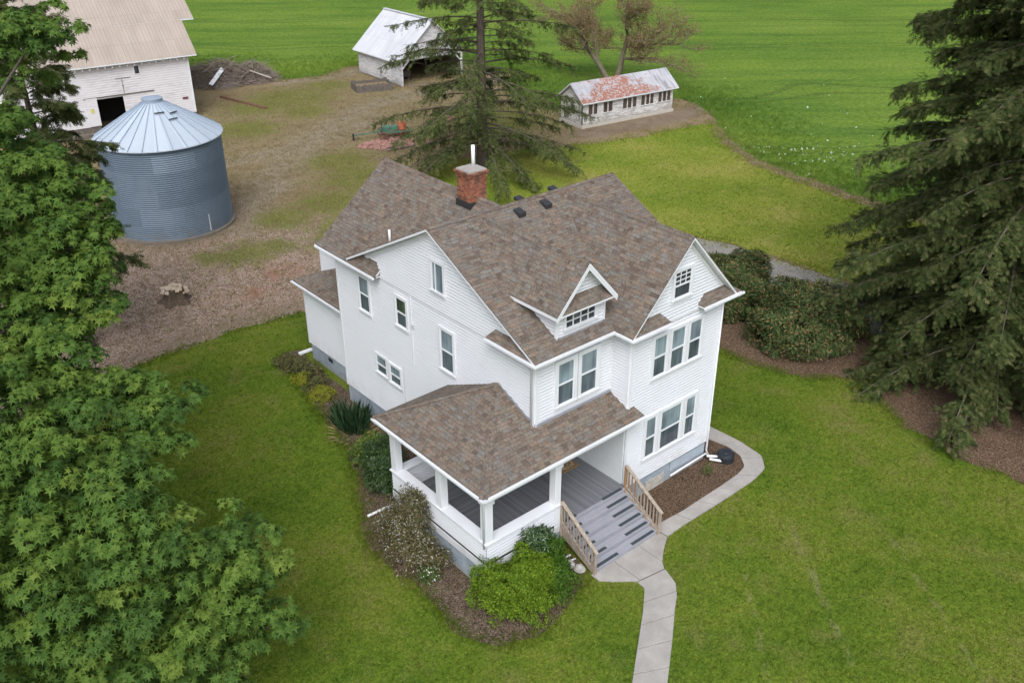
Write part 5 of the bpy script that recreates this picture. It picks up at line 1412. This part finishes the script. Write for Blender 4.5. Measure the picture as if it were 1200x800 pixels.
def maple():
    base = (-16.6, 7.6, 0)
    T = thing('maple_tree', 'large broadleaf maple with layered bright green leaves close to the camera', 'tree', base)
    lobes = [(-11.98, 8.17, 9.98, 1.23), (-12.39, 9.68, 10.56, 1.44), (-11.05, 8.62, 10.67, 0.94), (-13.49, 7.74, 9.24, 1.5), (-8.63, 16.93, 16.44, 1.5), (-10.13, 17.94, 16.05, 1.8), (-11.2, 14.6, 14.7, .8), (-11.58, 13.25, 14.01, 1.64), (-11.09, 12.14, 13.05, 1.64), (-10.31, 10.96, 12.33, 1.36), (-10.37, 9.71, 11.56, 1.13),
             (-11.46, 9.7, 11.29, 1.58), (-12.5, 10.92, 11.75, 2.11), (-11.54, 8.44, 10.46, 1.3), (-13.09, 8.61, 9.89, 1.78), (-11.07, 7.79, 10.11, .65), (-12.98, 6.43, 9.05, 1.47), (-12.1, 5.2, 8.4, 1.35), (-11.22, 4.15, 7.97, 1.1),
             (-11.26, 3.25, 7.71, .72), (-14.47, 6.12, 8.94, 1.89), (-14.07, 3.66, 8.06, 1.59), (-15.56, 4.37, 7.27, 1.82), (-13.51, 2.22, 7.77, 1.34), (-15.24, 2.21, 6.73, 1.75), (-13.04, 1.4, 7.18, 1.23), (-12.64, .5, 6.39, 1.11),
             (-14.18, .76, 5.96, 1.53), (-15.85, 1.51, 5.0, 1.75), (-13.13, -.06, 5.02, 1.34), (-10.92, .05, 5.72, 1.11), (-11.18, -.6, 4.5, 1.16), (-10.76, -.99, 3.41, .76), (-12.55, -.5, 4.06, 1.14), (-14.46, -.23, 4.23, 1.31),
             (-12.62, -.68, 2.67, 1.04), (-16.97, 2.88, 5.58, 1.96), (-16.03, .24, 4.06, 1.71),
             # the rest of the crown, round the trunk and away from the house
             (-17, 9, 14.5, 2.8), (-15.6, 11, 15.2, 2.0), (-20, 7, 12.5, 2.8), (-20, 12, 12.8, 2.8), (-17.5, 14, 13, 2.4), (-22, 9, 9, 2.6), (-19, 3, 9, 2.4), (-21, 3, 6.5, 2.2), (-19.5, 14, 9, 2.5), (-18.5, 9, 11, 2.8), (-15, 12, 11.5, 2.0)]
    r = np.random.default_rng(21)
    P, Tt, Nn, L, RV = [], [], [], [], []
    bc = np.array([-16.5, 7.5, 8.])
    for (x, y, z, rad) in lobes:
        # every lobe is a bunch of small umbrella-shaped leaf sprays with gaps between them
        rad *= .88; ns = max(4, int(rad * rad * 10))
        k = (np.arange(ns) + r.random()) / ns; zc = 1 - 1.62 * k; ph = np.arange(ns) * 2.39996 + r.random() * 6
        rr_ = np.sqrt(np.clip(1 - zc * zc, 0, 1)); d = np.stack([rr_ * np.cos(ph), rr_ * np.sin(ph), zc], 1) + r.normal(size=(ns, 3)) * .18
        C = np.array([x, y, z]) + d * rad * (.62 + .42 * r.random((ns, 1))) * np.array([1.05, 1.05, .85])
        for c0, d0 in zip(C, d):
            sz = .42 + .26 * r.random(); n = int(8 + 21 * sz * sz)
            u = rand_dir(n, r); u[:, 2] = np.abs(u[:, 2]) * .9 - .15
            out = unit(u + d0 * .35)
            cc = c0 + out * sz * (.6 + .45 * r.random((n, 1))) * np.array([1.1, 1.1, .62])
            ax = unit(out * .55 + np.array([0, 0, .75]) + r.normal(size=(n, 3)) * .2)
            s0 = unit(np.cross(ax, rand_dir(n, r))); s1 = np.cross(ax, s0); tone = np.clip(.42 + .26 * r.normal() + .12 * r.normal(size=n), 0, 1)
            for j in range(9):
                an = 2 * math.pi * j / 9 * (1 if j < 6 else 1.7) + r.random(n) * .5; low = j < 6
                rad_d = s0 * np.cos(an)[:, None] + s1 * np.sin(an)[:, None]
                P.append(cc + rad_d * (.07 if low else .025) + ax * (-.025 if low else .04) + r.normal(size=(n, 3)) * .025); Tt.append(unit(rad_d - np.array([0, 0, .62 if low else .30]) + r.normal(size=(n, 3)) * .28))
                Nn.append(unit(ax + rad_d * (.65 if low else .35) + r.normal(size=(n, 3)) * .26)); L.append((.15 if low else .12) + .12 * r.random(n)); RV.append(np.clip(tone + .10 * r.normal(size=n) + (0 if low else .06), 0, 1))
        # leaves deeper in, their shade painted in as darker tones
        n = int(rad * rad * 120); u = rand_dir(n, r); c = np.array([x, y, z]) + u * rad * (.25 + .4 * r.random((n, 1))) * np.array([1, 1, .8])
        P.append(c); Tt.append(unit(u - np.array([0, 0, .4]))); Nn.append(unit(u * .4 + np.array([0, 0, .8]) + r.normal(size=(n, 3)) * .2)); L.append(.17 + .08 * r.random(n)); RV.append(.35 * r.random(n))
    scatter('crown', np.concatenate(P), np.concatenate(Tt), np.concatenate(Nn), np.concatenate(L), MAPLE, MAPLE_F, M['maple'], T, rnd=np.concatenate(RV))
    m = MB(); m.tube([(-16.6, 7.6, -.1), (-16.6, 7.6, .5), (-16.5, 7.6, 3), (-16.3, 7.8, 6), (-16.2, 8.3, 10), (-15.6, 9.6, 13.5)], [.62, .48, .40, .32, .22, .08], 12); m.build('trunk', M['bark'], T, smooth=True)
    for (x, y, z, rad) in lobes[:38:2] + lobes[38:]:
        zb = max(2.6, min(11, z - 2.5)); b = Vector((-16.45, 7.8, zb)); e = Vector((x, y, z)); mid = (b + e) / 2 + Vector((0, 0, .5))
        m = MB(); m.tube([b, mid, e], [.15, .09, .03], 6); m.build('limb', M['bark'], T, smooth=True)
maple()

def needle_cloud(Pc, Tc, length, r, per=5, nl=.3):
    """flat sprays along twigs: Pc start, Tc direction, length per twig"""
    n = len(Pc); t = (np.arange(per) + .3) / per
    P = Pc[:, None] + Tc[:, None] * (length[:, None] * t[None])[:, :, None]
    P += r.normal(size=P.shape) * .03
    up = np.array([0, 0, 1.]); side = unit(np.cross(Tc, up) + 1e-6)
    sg = np.where((np.arange(per) % 2) == 0, 1., -1.)[None, :, None]
    T = unit(Tc[:, None] * .9 + side[:, None] * sg * .55 + np.array([0, 0, -.15]) + r.normal(size=P.shape) * .18)
    N = unit(np.cross(side, Tc)[:, None] + r.normal(size=T.shape) * .40)
    N = np.where(N[:, :, 2:3] < 0, -N, N)
    L = nl * (.65 + .7 * r.random((n, per))) * (1.1 - .35 * t[None])
    return P.reshape(-1, 3), T.reshape(-1, 3), N.reshape(-1, 3), L.ravel()

def conifer(name, label, base, H, R0, mat, nb=90, z0=1.2, seed=1, droop=.35, hang=.6, dens=1., bare=.15, trunk_r=.42, shape=1., per=14, nl=.17, gaps=.0, group=None, show_twigs=True, lean=(0, 0), wfac=.22, azs=None, rise=.25, twl=.75, spreadr=.5, tuft=0):
    r = np.random.default_rng(seed); T = thing(name, label, 'tree', base, group)
    b = np.array(base, float)
    m = MB(); m.tube([(base[0] + lean[0] * t, base[1] + lean[1] * t, -.1 + H * t) for t in (0, .03, .2, .5, .8, 1)], [trunk_r * 1.35, trunk_r, trunk_r * .85, trunk_r * .55, trunk_r * .22, .02], 10); m.build('trunk', M['bark'], T, smooth=True)
    PP, TT, LL = [], [], []; br = MB()
    for i in range(nb):
        f = (i + r.random()) / nb; f = f ** 1.15
        z = z0 + (H - z0 - .3) * f
        if r.random() < gaps: continue
        az = i * 2.39996 + r.normal() * .3
        if azs is not None: az = azs(az, z, r)
        rad = R0 * (1 - (z - z0) / (H - z0)) ** shape * (.92 - spreadr * .5 + spreadr * r.random()) + .35
        d = np.array([math.cos(az), math.sin(az), 0.]); st = b + np.array([lean[0] * z / H, lean[1] * z / H, z])
        rs = rise * (1.6 * f + .1); dr = droop * (1.2 - .7 * f)
        ts = np.linspace(0, 1, 6)
        pts = [st + d * rad * t + np.array([0, 0, rad * (rs * t - dr * t * t)]) for t in ts]
        br.tube([Vector(p) for p in pts], [(.030 * rad / 4 + .018) * (1 - .8 * t) + .004 for t in ts], 5, cap=False)
        nt = int(rad * 9 * dens) + 4
        t = bare + (1 - bare) * r.random(nt) ** .8
        if tuft:
            kn = bare + (1 - bare) * (r.random(int(rad * tuft) + 2) ** .7); t = np.clip(kn[r.integers(0, len(kn), nt)] + r.normal(size=nt) * .035, bare * .8, 1.02)
        pc = st + d * rad * t[:, None] + np.array([0, 0, 1.]) * (rad * (rs * t - dr * t * t))[:, None] + np.array([0, 0, .05])
        sd = np.array([-d[1], d[0], 0.]); sg = np.where(r.random(nt) < .5, -1, 1)
        tl = twl * (.5 + .7 * r.random(nt)) * np.clip(rad / 3, .45, 1.25) * (1.15 - .5 * t)
        dirv = unit(sd * sg[:, None] * (.55 + .5 * r.random((nt, 1))) + d * (.55 + .3 * r.random((nt, 1))) + np.array([0, 0, -1.]) * (hang * r.random((nt, 1)) ** .7) + r.normal(size=(nt, 3)) * .12)
        PP.append(pc); TT.append(dirv); LL.append(tl)
        # second order sprays hanging from the first
        k = r.random(nt) < .8; pc2 = pc[k] + dirv[k] * (tl[k] * (.3 + .5 * r.random(k.sum())))[:, None]
        dv2 = unit(dirv[k] * .6 + np.array([0, 0, -hang]) + r.normal(size=(k.sum(), 3)) * .45)
        PP.append(pc2); TT.append(dv2); LL.append(tl[k] * .65)
    br.build('branches', M['bark'], T, smooth=True)
    P, Tn, N, L = needle_cloud(np.concatenate(PP), np.concatenate(TT), np.concatenate(LL), r, per, nl)
    scatter('crown', P, Tn, N, L, SPRAY, SPRAY_F, mat, T, width=wfac)
    return T
SPR = 'tall dark spruces by the gravel drive'
conifer('spruce_tree', 'tall dark spruce with sweeping drooping branches, nearest the front lawn', (23.4, -5.4, 0), 34, 6.0, M['fir'], nb=230, z0=1.5, seed=31, droop=.36, hang=.9, dens=1.25, trunk_r=.5, shape=.45, per=9, nl=.29, group=SPR, twl=1.0, wfac=1., bare=.05, gaps=.06, spreadr=.8)
conifer('spruce_tree', 'dark spruce standing behind the nearest one beside the gravel drive', (26.8, -1.8, 0), 30, 5.2, M['fir'], nb=180, z0=1.2, seed=33, droop=.36, hang=.9, dens=1.15, trunk_r=.45, shape=.6, per=8, nl=.32, group=SPR, twl=1.0, wfac=1., bare=.05, gaps=.06, spreadr=.8)
conifer('spruce_tree', 'dark spruce at the far side of the pair, mostly beyond the needle litter', (29.0, -9.0, 0), 30, 6.4, M['fir'], nb=140, z0=1.0, seed=34, droop=.34, hang=.85, dens=.9, trunk_r=.5, shape=.6, per=6, nl=.48, group=SPR, twl=1.1, wfac=1., bare=.05, spreadr=.7)
conifer('fir_tree', 'open airy fir with visible trunk and bare lower limbs behind the chimney', (26.0, 35.0, 0), 25, 6.4, M['fir_light'], nb=215, z0=1.8, seed=36, droop=.22, hang=.75, dens=.85, bare=.22, trunk_r=.46, shape=.5, per=7, nl=.24, rise=.16, twl=.95, wfac=1., gaps=.20, spreadr=1.15, tuft=4)
conifer('conifer_tree', 'dark drooping conifer half hidden behind the big maple near the barn', (-7.3, 25.6, 0), 17.8, 2.5, M['fir'], nb=90, z0=5.0, seed=41, droop=.34, hang=1.2, dens=1.1, trunk_r=.35, shape=.22, per=6, nl=.34, twl=.85, wfac=1., spreadr=.7, gaps=.1)

# spring tree without full leaf behind the coop
def bare_tree():
    base = (54.6, 49.0, 0); T = thing('budding_tree', 'wide tree just coming into brown-green bud behind the coop, two trunks', 'tree', base)
    r = random.Random(12); tr = MB(); tw = MB(); ends = []
    def grow(p, d, L, rad, lev):
        pts = [p]; q = p; dd = d
        n = 4
        for i in range(n):
            dd = (dd + Vector((r.gauss(0, .13), r.gauss(0, .13), r.gauss(.03, .10)))).normalized(); q = q + dd * (L / n); pts.append(q)
        (tr if lev < 3 else tw).tube(pts, [rad * (1 - .45 * i / n) for i in range(n + 1)], 7 if lev < 2 else 4, cap=False)
        if lev >= 2: ends.extend([(x, dd) for x in pts[1:]])
        if lev == 5: return
        for i in range(3 if lev < 1 else (4 if lev < 4 else 3)):
            a = pts[1 + (i % n)] if lev > 0 else pts[2 + i % 3]
            v = Vector((r.gauss(0, 1), r.gauss(0, 1), r.gauss(.15, .6))).normalized(); nd = (dd * .75 + v * (.85 if lev else 1.0)).normalized()
            if nd.z < -.25: nd.z *= .3
            grow(a, nd, L * r.uniform(.64, .86), rad * .52, lev + 1)
    grow(Vector((54.2, 49.1, 0)), Vector((-.26, .2, 1)).normalized(), 4.3, .33, 0)
    grow(Vector((55.2, 48.8, 0)), Vector((.12, -.08, 1)).normalized(), 4.6, .34, 0)
    tr.build('trunk', M['bark_moss'], T, smooth=True); tw.build('twigs', M['bark_moss'], T)
    g = np.random.default_rng(5); E = np.array([tuple(e[0]) for e in ends]); idx = g.integers(0, len(E), 30000)
    P = E[idx] + g.normal(size=(len(idx), 3)) * .16
    scatter('crown', P, rand_dir(len(P), g), rand_dir(len(P), g), .08 + .09 * g.random(len(P)), DIAMOND, DIAMOND_F,
            leaf_mat('bud_clusters', [(0., (.17, .105, .055)), (.5, (.27, .17, .09)), (.75, (.22, .19, .07)), (1., (.32, .27, .12))], .8, .1, .2), T, width=.7)
bare_tree()

def shrub(name, label, cat, base, blobs, mat, leaf, n, shape=(OVAL, OVAL_F), up=.35, width=.42, seed=1, stems=9, inner=.6, group=None, twig=None, lump=.25, clump=6, cl_r=.10):
    r = np.random.default_rng(seed); T = thing(name, label, cat, base, group)
    w = np.array([b[3] * b[4] for b in blobs]); w = w / w.sum(); P, Tt, Nn = [], [], []
    for (x, y, z, rx, rz), k in zip(blobs, w):
        c = int(n * k / clump); d = rand_dir(c, r); d[:, 2] = np.where(d[:, 2] < -.5, -d[:, 2], d[:, 2])
        # lumps: radius from a few low-frequency waves
        ph = r.random(6) * 6.28
        lu = 1 + lump * (.5 * np.sin(4 * d[:, 0] + ph[0] + 3 * d[:, 2]) + .5 * np.sin(5 * d[:, 1] + ph[1]) + .5 * np.sin(7 * d[:, 2] + ph[2] + 4 * d[:, 0]))
        q = (inner + (1 - inner) * r.random(c) ** .4) * lu
        ctr = np.array([x, y, z]) + d * q[:, None] * np.array([rx, rx, rz])
        ax = unit(d + np.array([0, 0, up]) + r.normal(size=(c, 3)) * .25)
        s0 = unit(np.cross(ax, rand_dir(c, r))); s1 = np.cross(ax, s0)
        for j in range(clump):
            a = 2 * math.pi * j / clump + r.random(c) * .8
            rd = s0 * np.cos(a)[:, None] + s1 * np.sin(a)[:, None]
            P.append(ctr + rd * cl_r * r.random((c, 1)) + ax * cl_r * (r.random((c, 1)) - .3)); Tt.append(unit(rd + ax * .45 + r.normal(size=(c, 3)) * .2)); Nn.append(unit(ax - rd * .35 + r.normal(size=(c, 3)) * .2))
    P = np.concatenate(P); k = P[:, 2] > .03; P = P[k]; Tt = np.concatenate(Tt)[k]; Nn = np.concatenate(Nn)[k]
    scatter('crown', P, Tt, Nn, leaf * (.6 + .7 * r.random(len(P))), shape[0], shape[1], mat, T, width=width)
    m = MB(); rr = random.Random(seed)
    for i in range(stems):
        x, y, z, rx, rz = blobs[i % len(blobs)]; e = Vector((x + rr.uniform(-.5, .5) * rx, y + rr.uniform(-.5, .5) * rx, z + rz * rr.uniform(.2, .8))); b = Vector((base[0] + rr.uniform(-.2, .2) + (x - base[0]) * .4, base[1] + rr.uniform(-.2, .2) + (y - base[1]) * .4, 0))
        m.tube([b, (b + e) / 2 + Vector((rr.uniform(-.1, .1), rr.uniform(-.1, .1), .1)), e], [.03, .02, .008], 5, cap=False)
    m.build('stem', twig or M['bark'], T)
    return T
rh = leaf_mat('rhododendron_leaf', [(0., (.036, .064, .020)), (.4, (.062, .098, .030)), (.72, (.098, .138, .042)), (.86, (.22, .13, .06)), (.93, (.18, .17, .06)), (1., (.26, .15, .08))], .5, .15, .15)
RG = 'rhododendrons beside the gravel drive'
shrub('rhododendron', 'big rounded dark rhododendron with reddish new tips, nearest the spruces', 'shrub', (20.3, 2.0, 0), [(20.3, 2.2, 1.2, 2.3, 2.2), (21.3, 1.4, .9, 1.7, 1.6), (19.4, 2.9, .9, 1.6, 1.7), (21.3, 2.9, 1.0, 1.6, 1.8), (20.1, 3.6, .9, 1.4, 1.6)], rh, .17, 42000, seed=3, width=.36, group=RG, stems=14)
shrub('rhododendron', 'dark rhododendron with brownish tips behind the biggest one, close to the house wing', 'shrub', (21.2, 7.2, 0), [(21.2, 6.8, 1.1, 1.7, 1.8), (22.0, 7.8, 1.0, 1.6, 1.7), (20.3, 7.8, 1.0, 1.6, 1.8), (20.0, 6.7, .8, 1.2, 1.4)], rh, .17, 36000, seed=4, width=.36, group=RG, stems=12)
shrub('azalea_shrub', 'bright yellow-green rounded shrub in front of the porch corner', 'shrub', (-2.7, -2.0, 0), [(-2.95, -2.1, .7, 1.05, 1.05), (-2.2, -2.2, .7, .95, 1.0), (-3.25, -1.6, .6, .85, .9), (-1.9, -1.9, .7, .8, .92), (-2.6, -2.7, .5, .8, .75)],
      leaf_mat('azalea_leaf', [(0., (.060, .125, .009)), (.4, (.112, .195, .013)), (.75, (.17, .26, .020)), (1., (.25, .33, .035))], .55, .12, .3), .085, 30000, seed=5, width=.42, up=.6, cl_r=.07, lump=.3, clump=7)
shrub('dark_green_shrub', 'mid green shrub leaning toward the stairs beside the yellow-green one', 'shrub', (-1.2, -1.9, 0), [(-1.2, -2.0, .65, .8, .85), (-.95, -1.7, .6, .65, .8), (-1.3, -2.5, .45, .7, .62)],
      leaf_mat('green_shrub_leaf', [(0., (.035, .085, .010)), (.5, (.065, .140, .014)), (1., (.11, .20, .024))], .5, .15, .25), .085, 13000, seed=6, width=.42, up=.4, cl_r=.07)
shrub('glossy_shrub', 'loose upright glossy-leaved shrub against the porch wall', 'shrub', (-1.25, -1.45, 0), [(-1.3, -1.45, 1.5, .5, .55), (-.85, -1.4, 1.35, .4, .45), (-1.65, -1.5, 1.1, .35, .5)],
      leaf_mat('glossy_leaf', [(0., (.025, .06, .018)), (.6, (.05, .095, .03)), (1., (.12, .17, .07))], .25, .6, .1),   .13, 2300, seed=7, width=.45, inner=.3, cl_r=.12)
br = leaf_mat('bronze_leaf', [(0., (.060, .070, .016)), (.35, (.095, .090, .025)), (.65, (.14, .110, .038)), (.82, (.19, .16, .08)), (.88, (.40, .37, .30)), (1., (.48, .46, .40))], .6, .3, .2)
shrub('bronze_shrub', 'sparse bronze-leaved shrub with pale bare twigs beside the porch', 'shrub', (-4.0, 2.4, 0), [(-4.0, 2.3, 1.15, .95, 1.05), (-3.8, 3.0, .9, .85, .85), (-4.2, 1.6, .75, .85, .72), (-3.6, 2.4, 1.85, .55, .8), (-3.7, 1.0, .45, .6, .45)], br, .085, 13500, seed=8, width=.4, inner=.35, stems=110, twig=M['twig'], cl_r=.11)
gl = leaf_mat('light_green_leaf', [(0., (.05, .10, .014)), (.5, (.085, .15, .02)), (.85, (.15, .19, .025)), (1., (.25, .22, .03))], .5, .3, .2)
shrub('leafy_shrub', 'dark leafy shrub by the rear porch post, yellowish on top', 'shrub', (-2.3, 6.3, 0), [(-2.3, 6.2, .6, .85, .85), (-1.9, 7.0, .7, .8, .85), (-2.2, 5.4, .55, .7, .7)], leaf_mat('dark_leaf', [(0., (.022, .05, .016)), (.5, (.04, .085, .02)), (1., (.07, .12, .025))], .4, .4, .12), .11, 11000, seed=9, cl_r=.1)
shrub('golden_shrub', 'loose yellow-green shrub between the iris clump and the porch', 'shrub', (-1.9, 7.8, 0), [(-2.0, 7.9, .45, .75, .75), (-1.5, 8.3, .4, .6, .6)], gl, .10, 4500, seed=10, inner=.3)
yl = leaf_mat('golden_leaf', [(0., (.16, .19, .015)), (1., (.33, .33, .03))], .6, .2, .2)
shrub('golden_groundcover', 'small golden-yellow plant in the bed, closer to the rear corner', 'plant', (-.85, 15.5, 0), [(-.85, 15.5, .12, .48, .24)], yl, .07, 1600, seed=11, stems=3)
shrub('golden_groundcover', 'bigger golden-yellow plant in the bed, closer to the iris clump', 'plant', (-.85, 13.6, 0), [(-.85, 13.6, .14, .6, .3)], yl, .07, 2200, seed=12, stems=3)
wd = leaf_mat('weed_leaf', [(0., (.06, .085, .02)), (.5, (.12, .12, .04)), (1., (.22, .18, .09))], .7, .2, .2)
shrub('perennial_clump', 'low brownish green perennials spreading at the rear corner of the bed', 'plant', (-.5, 16.6, 0), [(-.5, 16.8, .2, .65, .45), (-.2, 15.8, .2, .7, .4), (-.7, 17.4, .15, .5, .35), (-.4, 14.8, .15, .5, .3)], wd, .10, 5200, seed=13, inner=.2)
shrub('seedling', 'tiny green seedling alone in the bark mulch bed', 'plant', (7.8, -1.72, 0), [(7.8, -1.72, .2, .14, .2), (7.85, -1.7, .42, .08, .14)], gl, .09, 130, seed=14, stems=2, inner=.1)
shrub('daffodil_clump', 'low tuft with small white flowers at the foot of the bronze shrub', 'plant', (-4.15, .75, 0), [(-4.15, .8, .2, .4, .35)], leaf_mat('tuft_leaf', [(0., (.05, .09, .02)), (.9, (.09, .14, .03)), (.93, (.75, .76, .66)), (1., (.8, .8, .72))], .6, .2, .2), .09, 900, seed=15, stems=2, inner=.2)
def iris():
    T = thing('iris_clump', 'dense clump of upright sword-shaped iris leaves by the left wall', 'plant', (-1.1, 10.6, 0)); r = np.random.default_rng(4); n = 420
    a = r.random(n) * 6.28; q = np.sqrt(r.random(n)); P = np.stack([-1.1 + .55 * q * np.cos(a), 10.7 + .85 * q * np.sin(a), np.zeros(n)], 1)
    t = np.stack([np.cos(a) * .35 * q + r.normal(size=n) * .1, np.sin(a) * .35 * q + r.normal(size=n) * .1, np.ones(n)], 1)
    scatter('blades', P, t, rand_dir(n, r) * np.array([1, 1, .1]), .6 + .55 * r.random(n), [(-.5, 0, 0), (.5, 0, 0), (.42, .6, .02), (0, 1, .12), (-.42, .6, .02)], [(0, 1, 2, 3, 4)], leaf_mat('iris_leaf', [(0., (.022, .062, .028)), (.6, (.045, .10, .04)), (1., (.09, .14, .06))], .45, .4, .15), T, width=.055)
    k = 90; a = r.random(k) * 6.28; P = np.stack([-1.3 + .7 * np.cos(a), 10.2 + .8 * np.sin(a), np.full(k, .03)], 1)
    t = np.stack([np.cos(a), np.sin(a), .25 + .2 * r.random(k)], 1); scatter('dead_blades', P, t, np.tile([0, 0, 1.], (k, 1)), .3 + .35 * r.random(k), DIAMOND, DIAMOND_F, flat('straw_leaf', (.33, .27, .12), .9), T, width=.08)
iris()
# white weed flowers scattered at the field edge
r_ = np.random.default_rng(77); n_ = 420
Pw = np.concatenate([np.array([46.2, 21.5]) + r_.normal(size=(34, 2)) * [1.2, 2.0], np.array([49, 18.3]) + r_.normal(size=(40, 2)) * [2.2, 1.8], np.array([56, 28]) + r_.normal(size=(40, 2)) * [6, 10]])
Pw = Pw[inside(FIELD, Pw)]
o = scatter('weed_flowers', np.concatenate([Pw, np.full((len(Pw), 1), .38)], 1) + r_.normal(size=(len(Pw), 3)) * [0, 0, .05], rand_dir(len(Pw), r_), np.tile([0, 0, 1.], (len(Pw), 1)), .12 + .12 * r_.random(len(Pw)), OVAL, OVAL_F, flat('white_weed_flower', (.36, .44, .30), .8), None, width=.8)
tag(o, 'pale weed flowers scattered in the edge of the crop', kind='stuff')
# ------------------------------------------------------------------ light and camera
W = bpy.data.worlds.new('World'); SC.world = W; W.use_nodes = True
nt = W.node_tree; bg = nt.nodes['Background']
sky = nt.nodes.new('ShaderNodeTexSky'); sky.sky_type = 'NISHITA'; sky.sun_disc = False
SUN_EL, SUN_AZ = R(50), R(222)          # azimuth of the sun from +Y towards +X
sky.sun_elevation = SUN_EL; sky.sun_rotation = SUN_AZ
sky.air_density = 1.0; sky.dust_density = 5.0; sky.ozone_density = 1.0; sky.altitude = 100
# thin overcast: the cloud sheet takes most of the blue out of the sky
bw = nt.nodes.new('ShaderNodeRGBToBW'); nt.links.new(sky.outputs[0], bw.inputs[0])
cl = nt.nodes.new('ShaderNodeMix'); cl.data_type = 'RGBA'; cl.blend_type = 'MULTIPLY'; cl.inputs[0].default_value = 1.; nt.links.new(bw.outputs[0], cl.inputs[6]); cl.inputs[7].default_value = (.93, 1., 1.13, 1)
mx = nt.nodes.new('ShaderNodeMix'); mx.data_type = 'RGBA'; mx.inputs[0].default_value = .7; nt.links.new(sky.outputs[0], mx.inputs[6]); nt.links.new(cl.outputs[2], mx.inputs[7])
nt.links.new(mx.outputs[2], bg.inputs[0]); bg.inputs[1].default_value = .15
sd = bpy.data.lights.new('sun', 'SUN'); sd.energy = .75; sd.angle = R(34); sd.color = (1., .985, .965)
so = bpy.data.objects.new('sun', sd); COL.objects.link(so)
dirv = Vector((math.sin(SUN_AZ) * math.cos(SUN_EL), math.cos(SUN_AZ) * math.cos(SUN_EL), math.sin(SUN_EL)))
so.rotation_euler = dirv.to_track_quat('Z', 'Y').to_euler(); so.location = (0, -20, 60)

cam = bpy.data.cameras.new('camera'); co = bpy.data.objects.new('camera', cam); COL.objects.link(co)
cam.sensor_width = 36.; cam.sensor_fit = 'HORIZONTAL'; cam.lens = 1099.676 / 1200 * 36; cam.clip_start = .5; cam.clip_end = 5000
from mathutils import Matrix
yaw, pitch, roll = -.708210601, .495595620, -.00185539965
F = Vector((-math.sin(yaw) * math.cos(pitch), math.cos(yaw) * math.cos(pitch), -math.sin(pitch))); Rr = Vector((math.cos(yaw), math.sin(yaw), 0)); U = Rr.cross(F)
R2 = Rr * math.cos(roll) + U * math.sin(roll); U2 = -Rr * math.sin(roll) + U * math.cos(roll)
mw = Matrix((R2, U2, -F)).transposed().to_4x4(); mw.translation = (-18.0663523, -19.8933901, 22.7336589)
co.matrix_world = mw
SC.camera = co
vs = SC.view_settings; vs.view_transform = 'Standard'; vs.look = 'None'; vs.exposure = .66; vs.gamma = 1.; vs.use_curve_mapping = False
SC.render.engine = 'CYCLES'
SC.cycles.use_denoising = True
try: SC.cycles.denoiser = 'OPENIMAGEDENOISE'
except Exception: pass
SC.cycles.max_bounces = 6; SC.cycles.diffuse_bounces = 3; SC.cycles.glossy_bounces = 3; SC.cycles.transmission_bounces = 4
SC.render.film_transparent = False
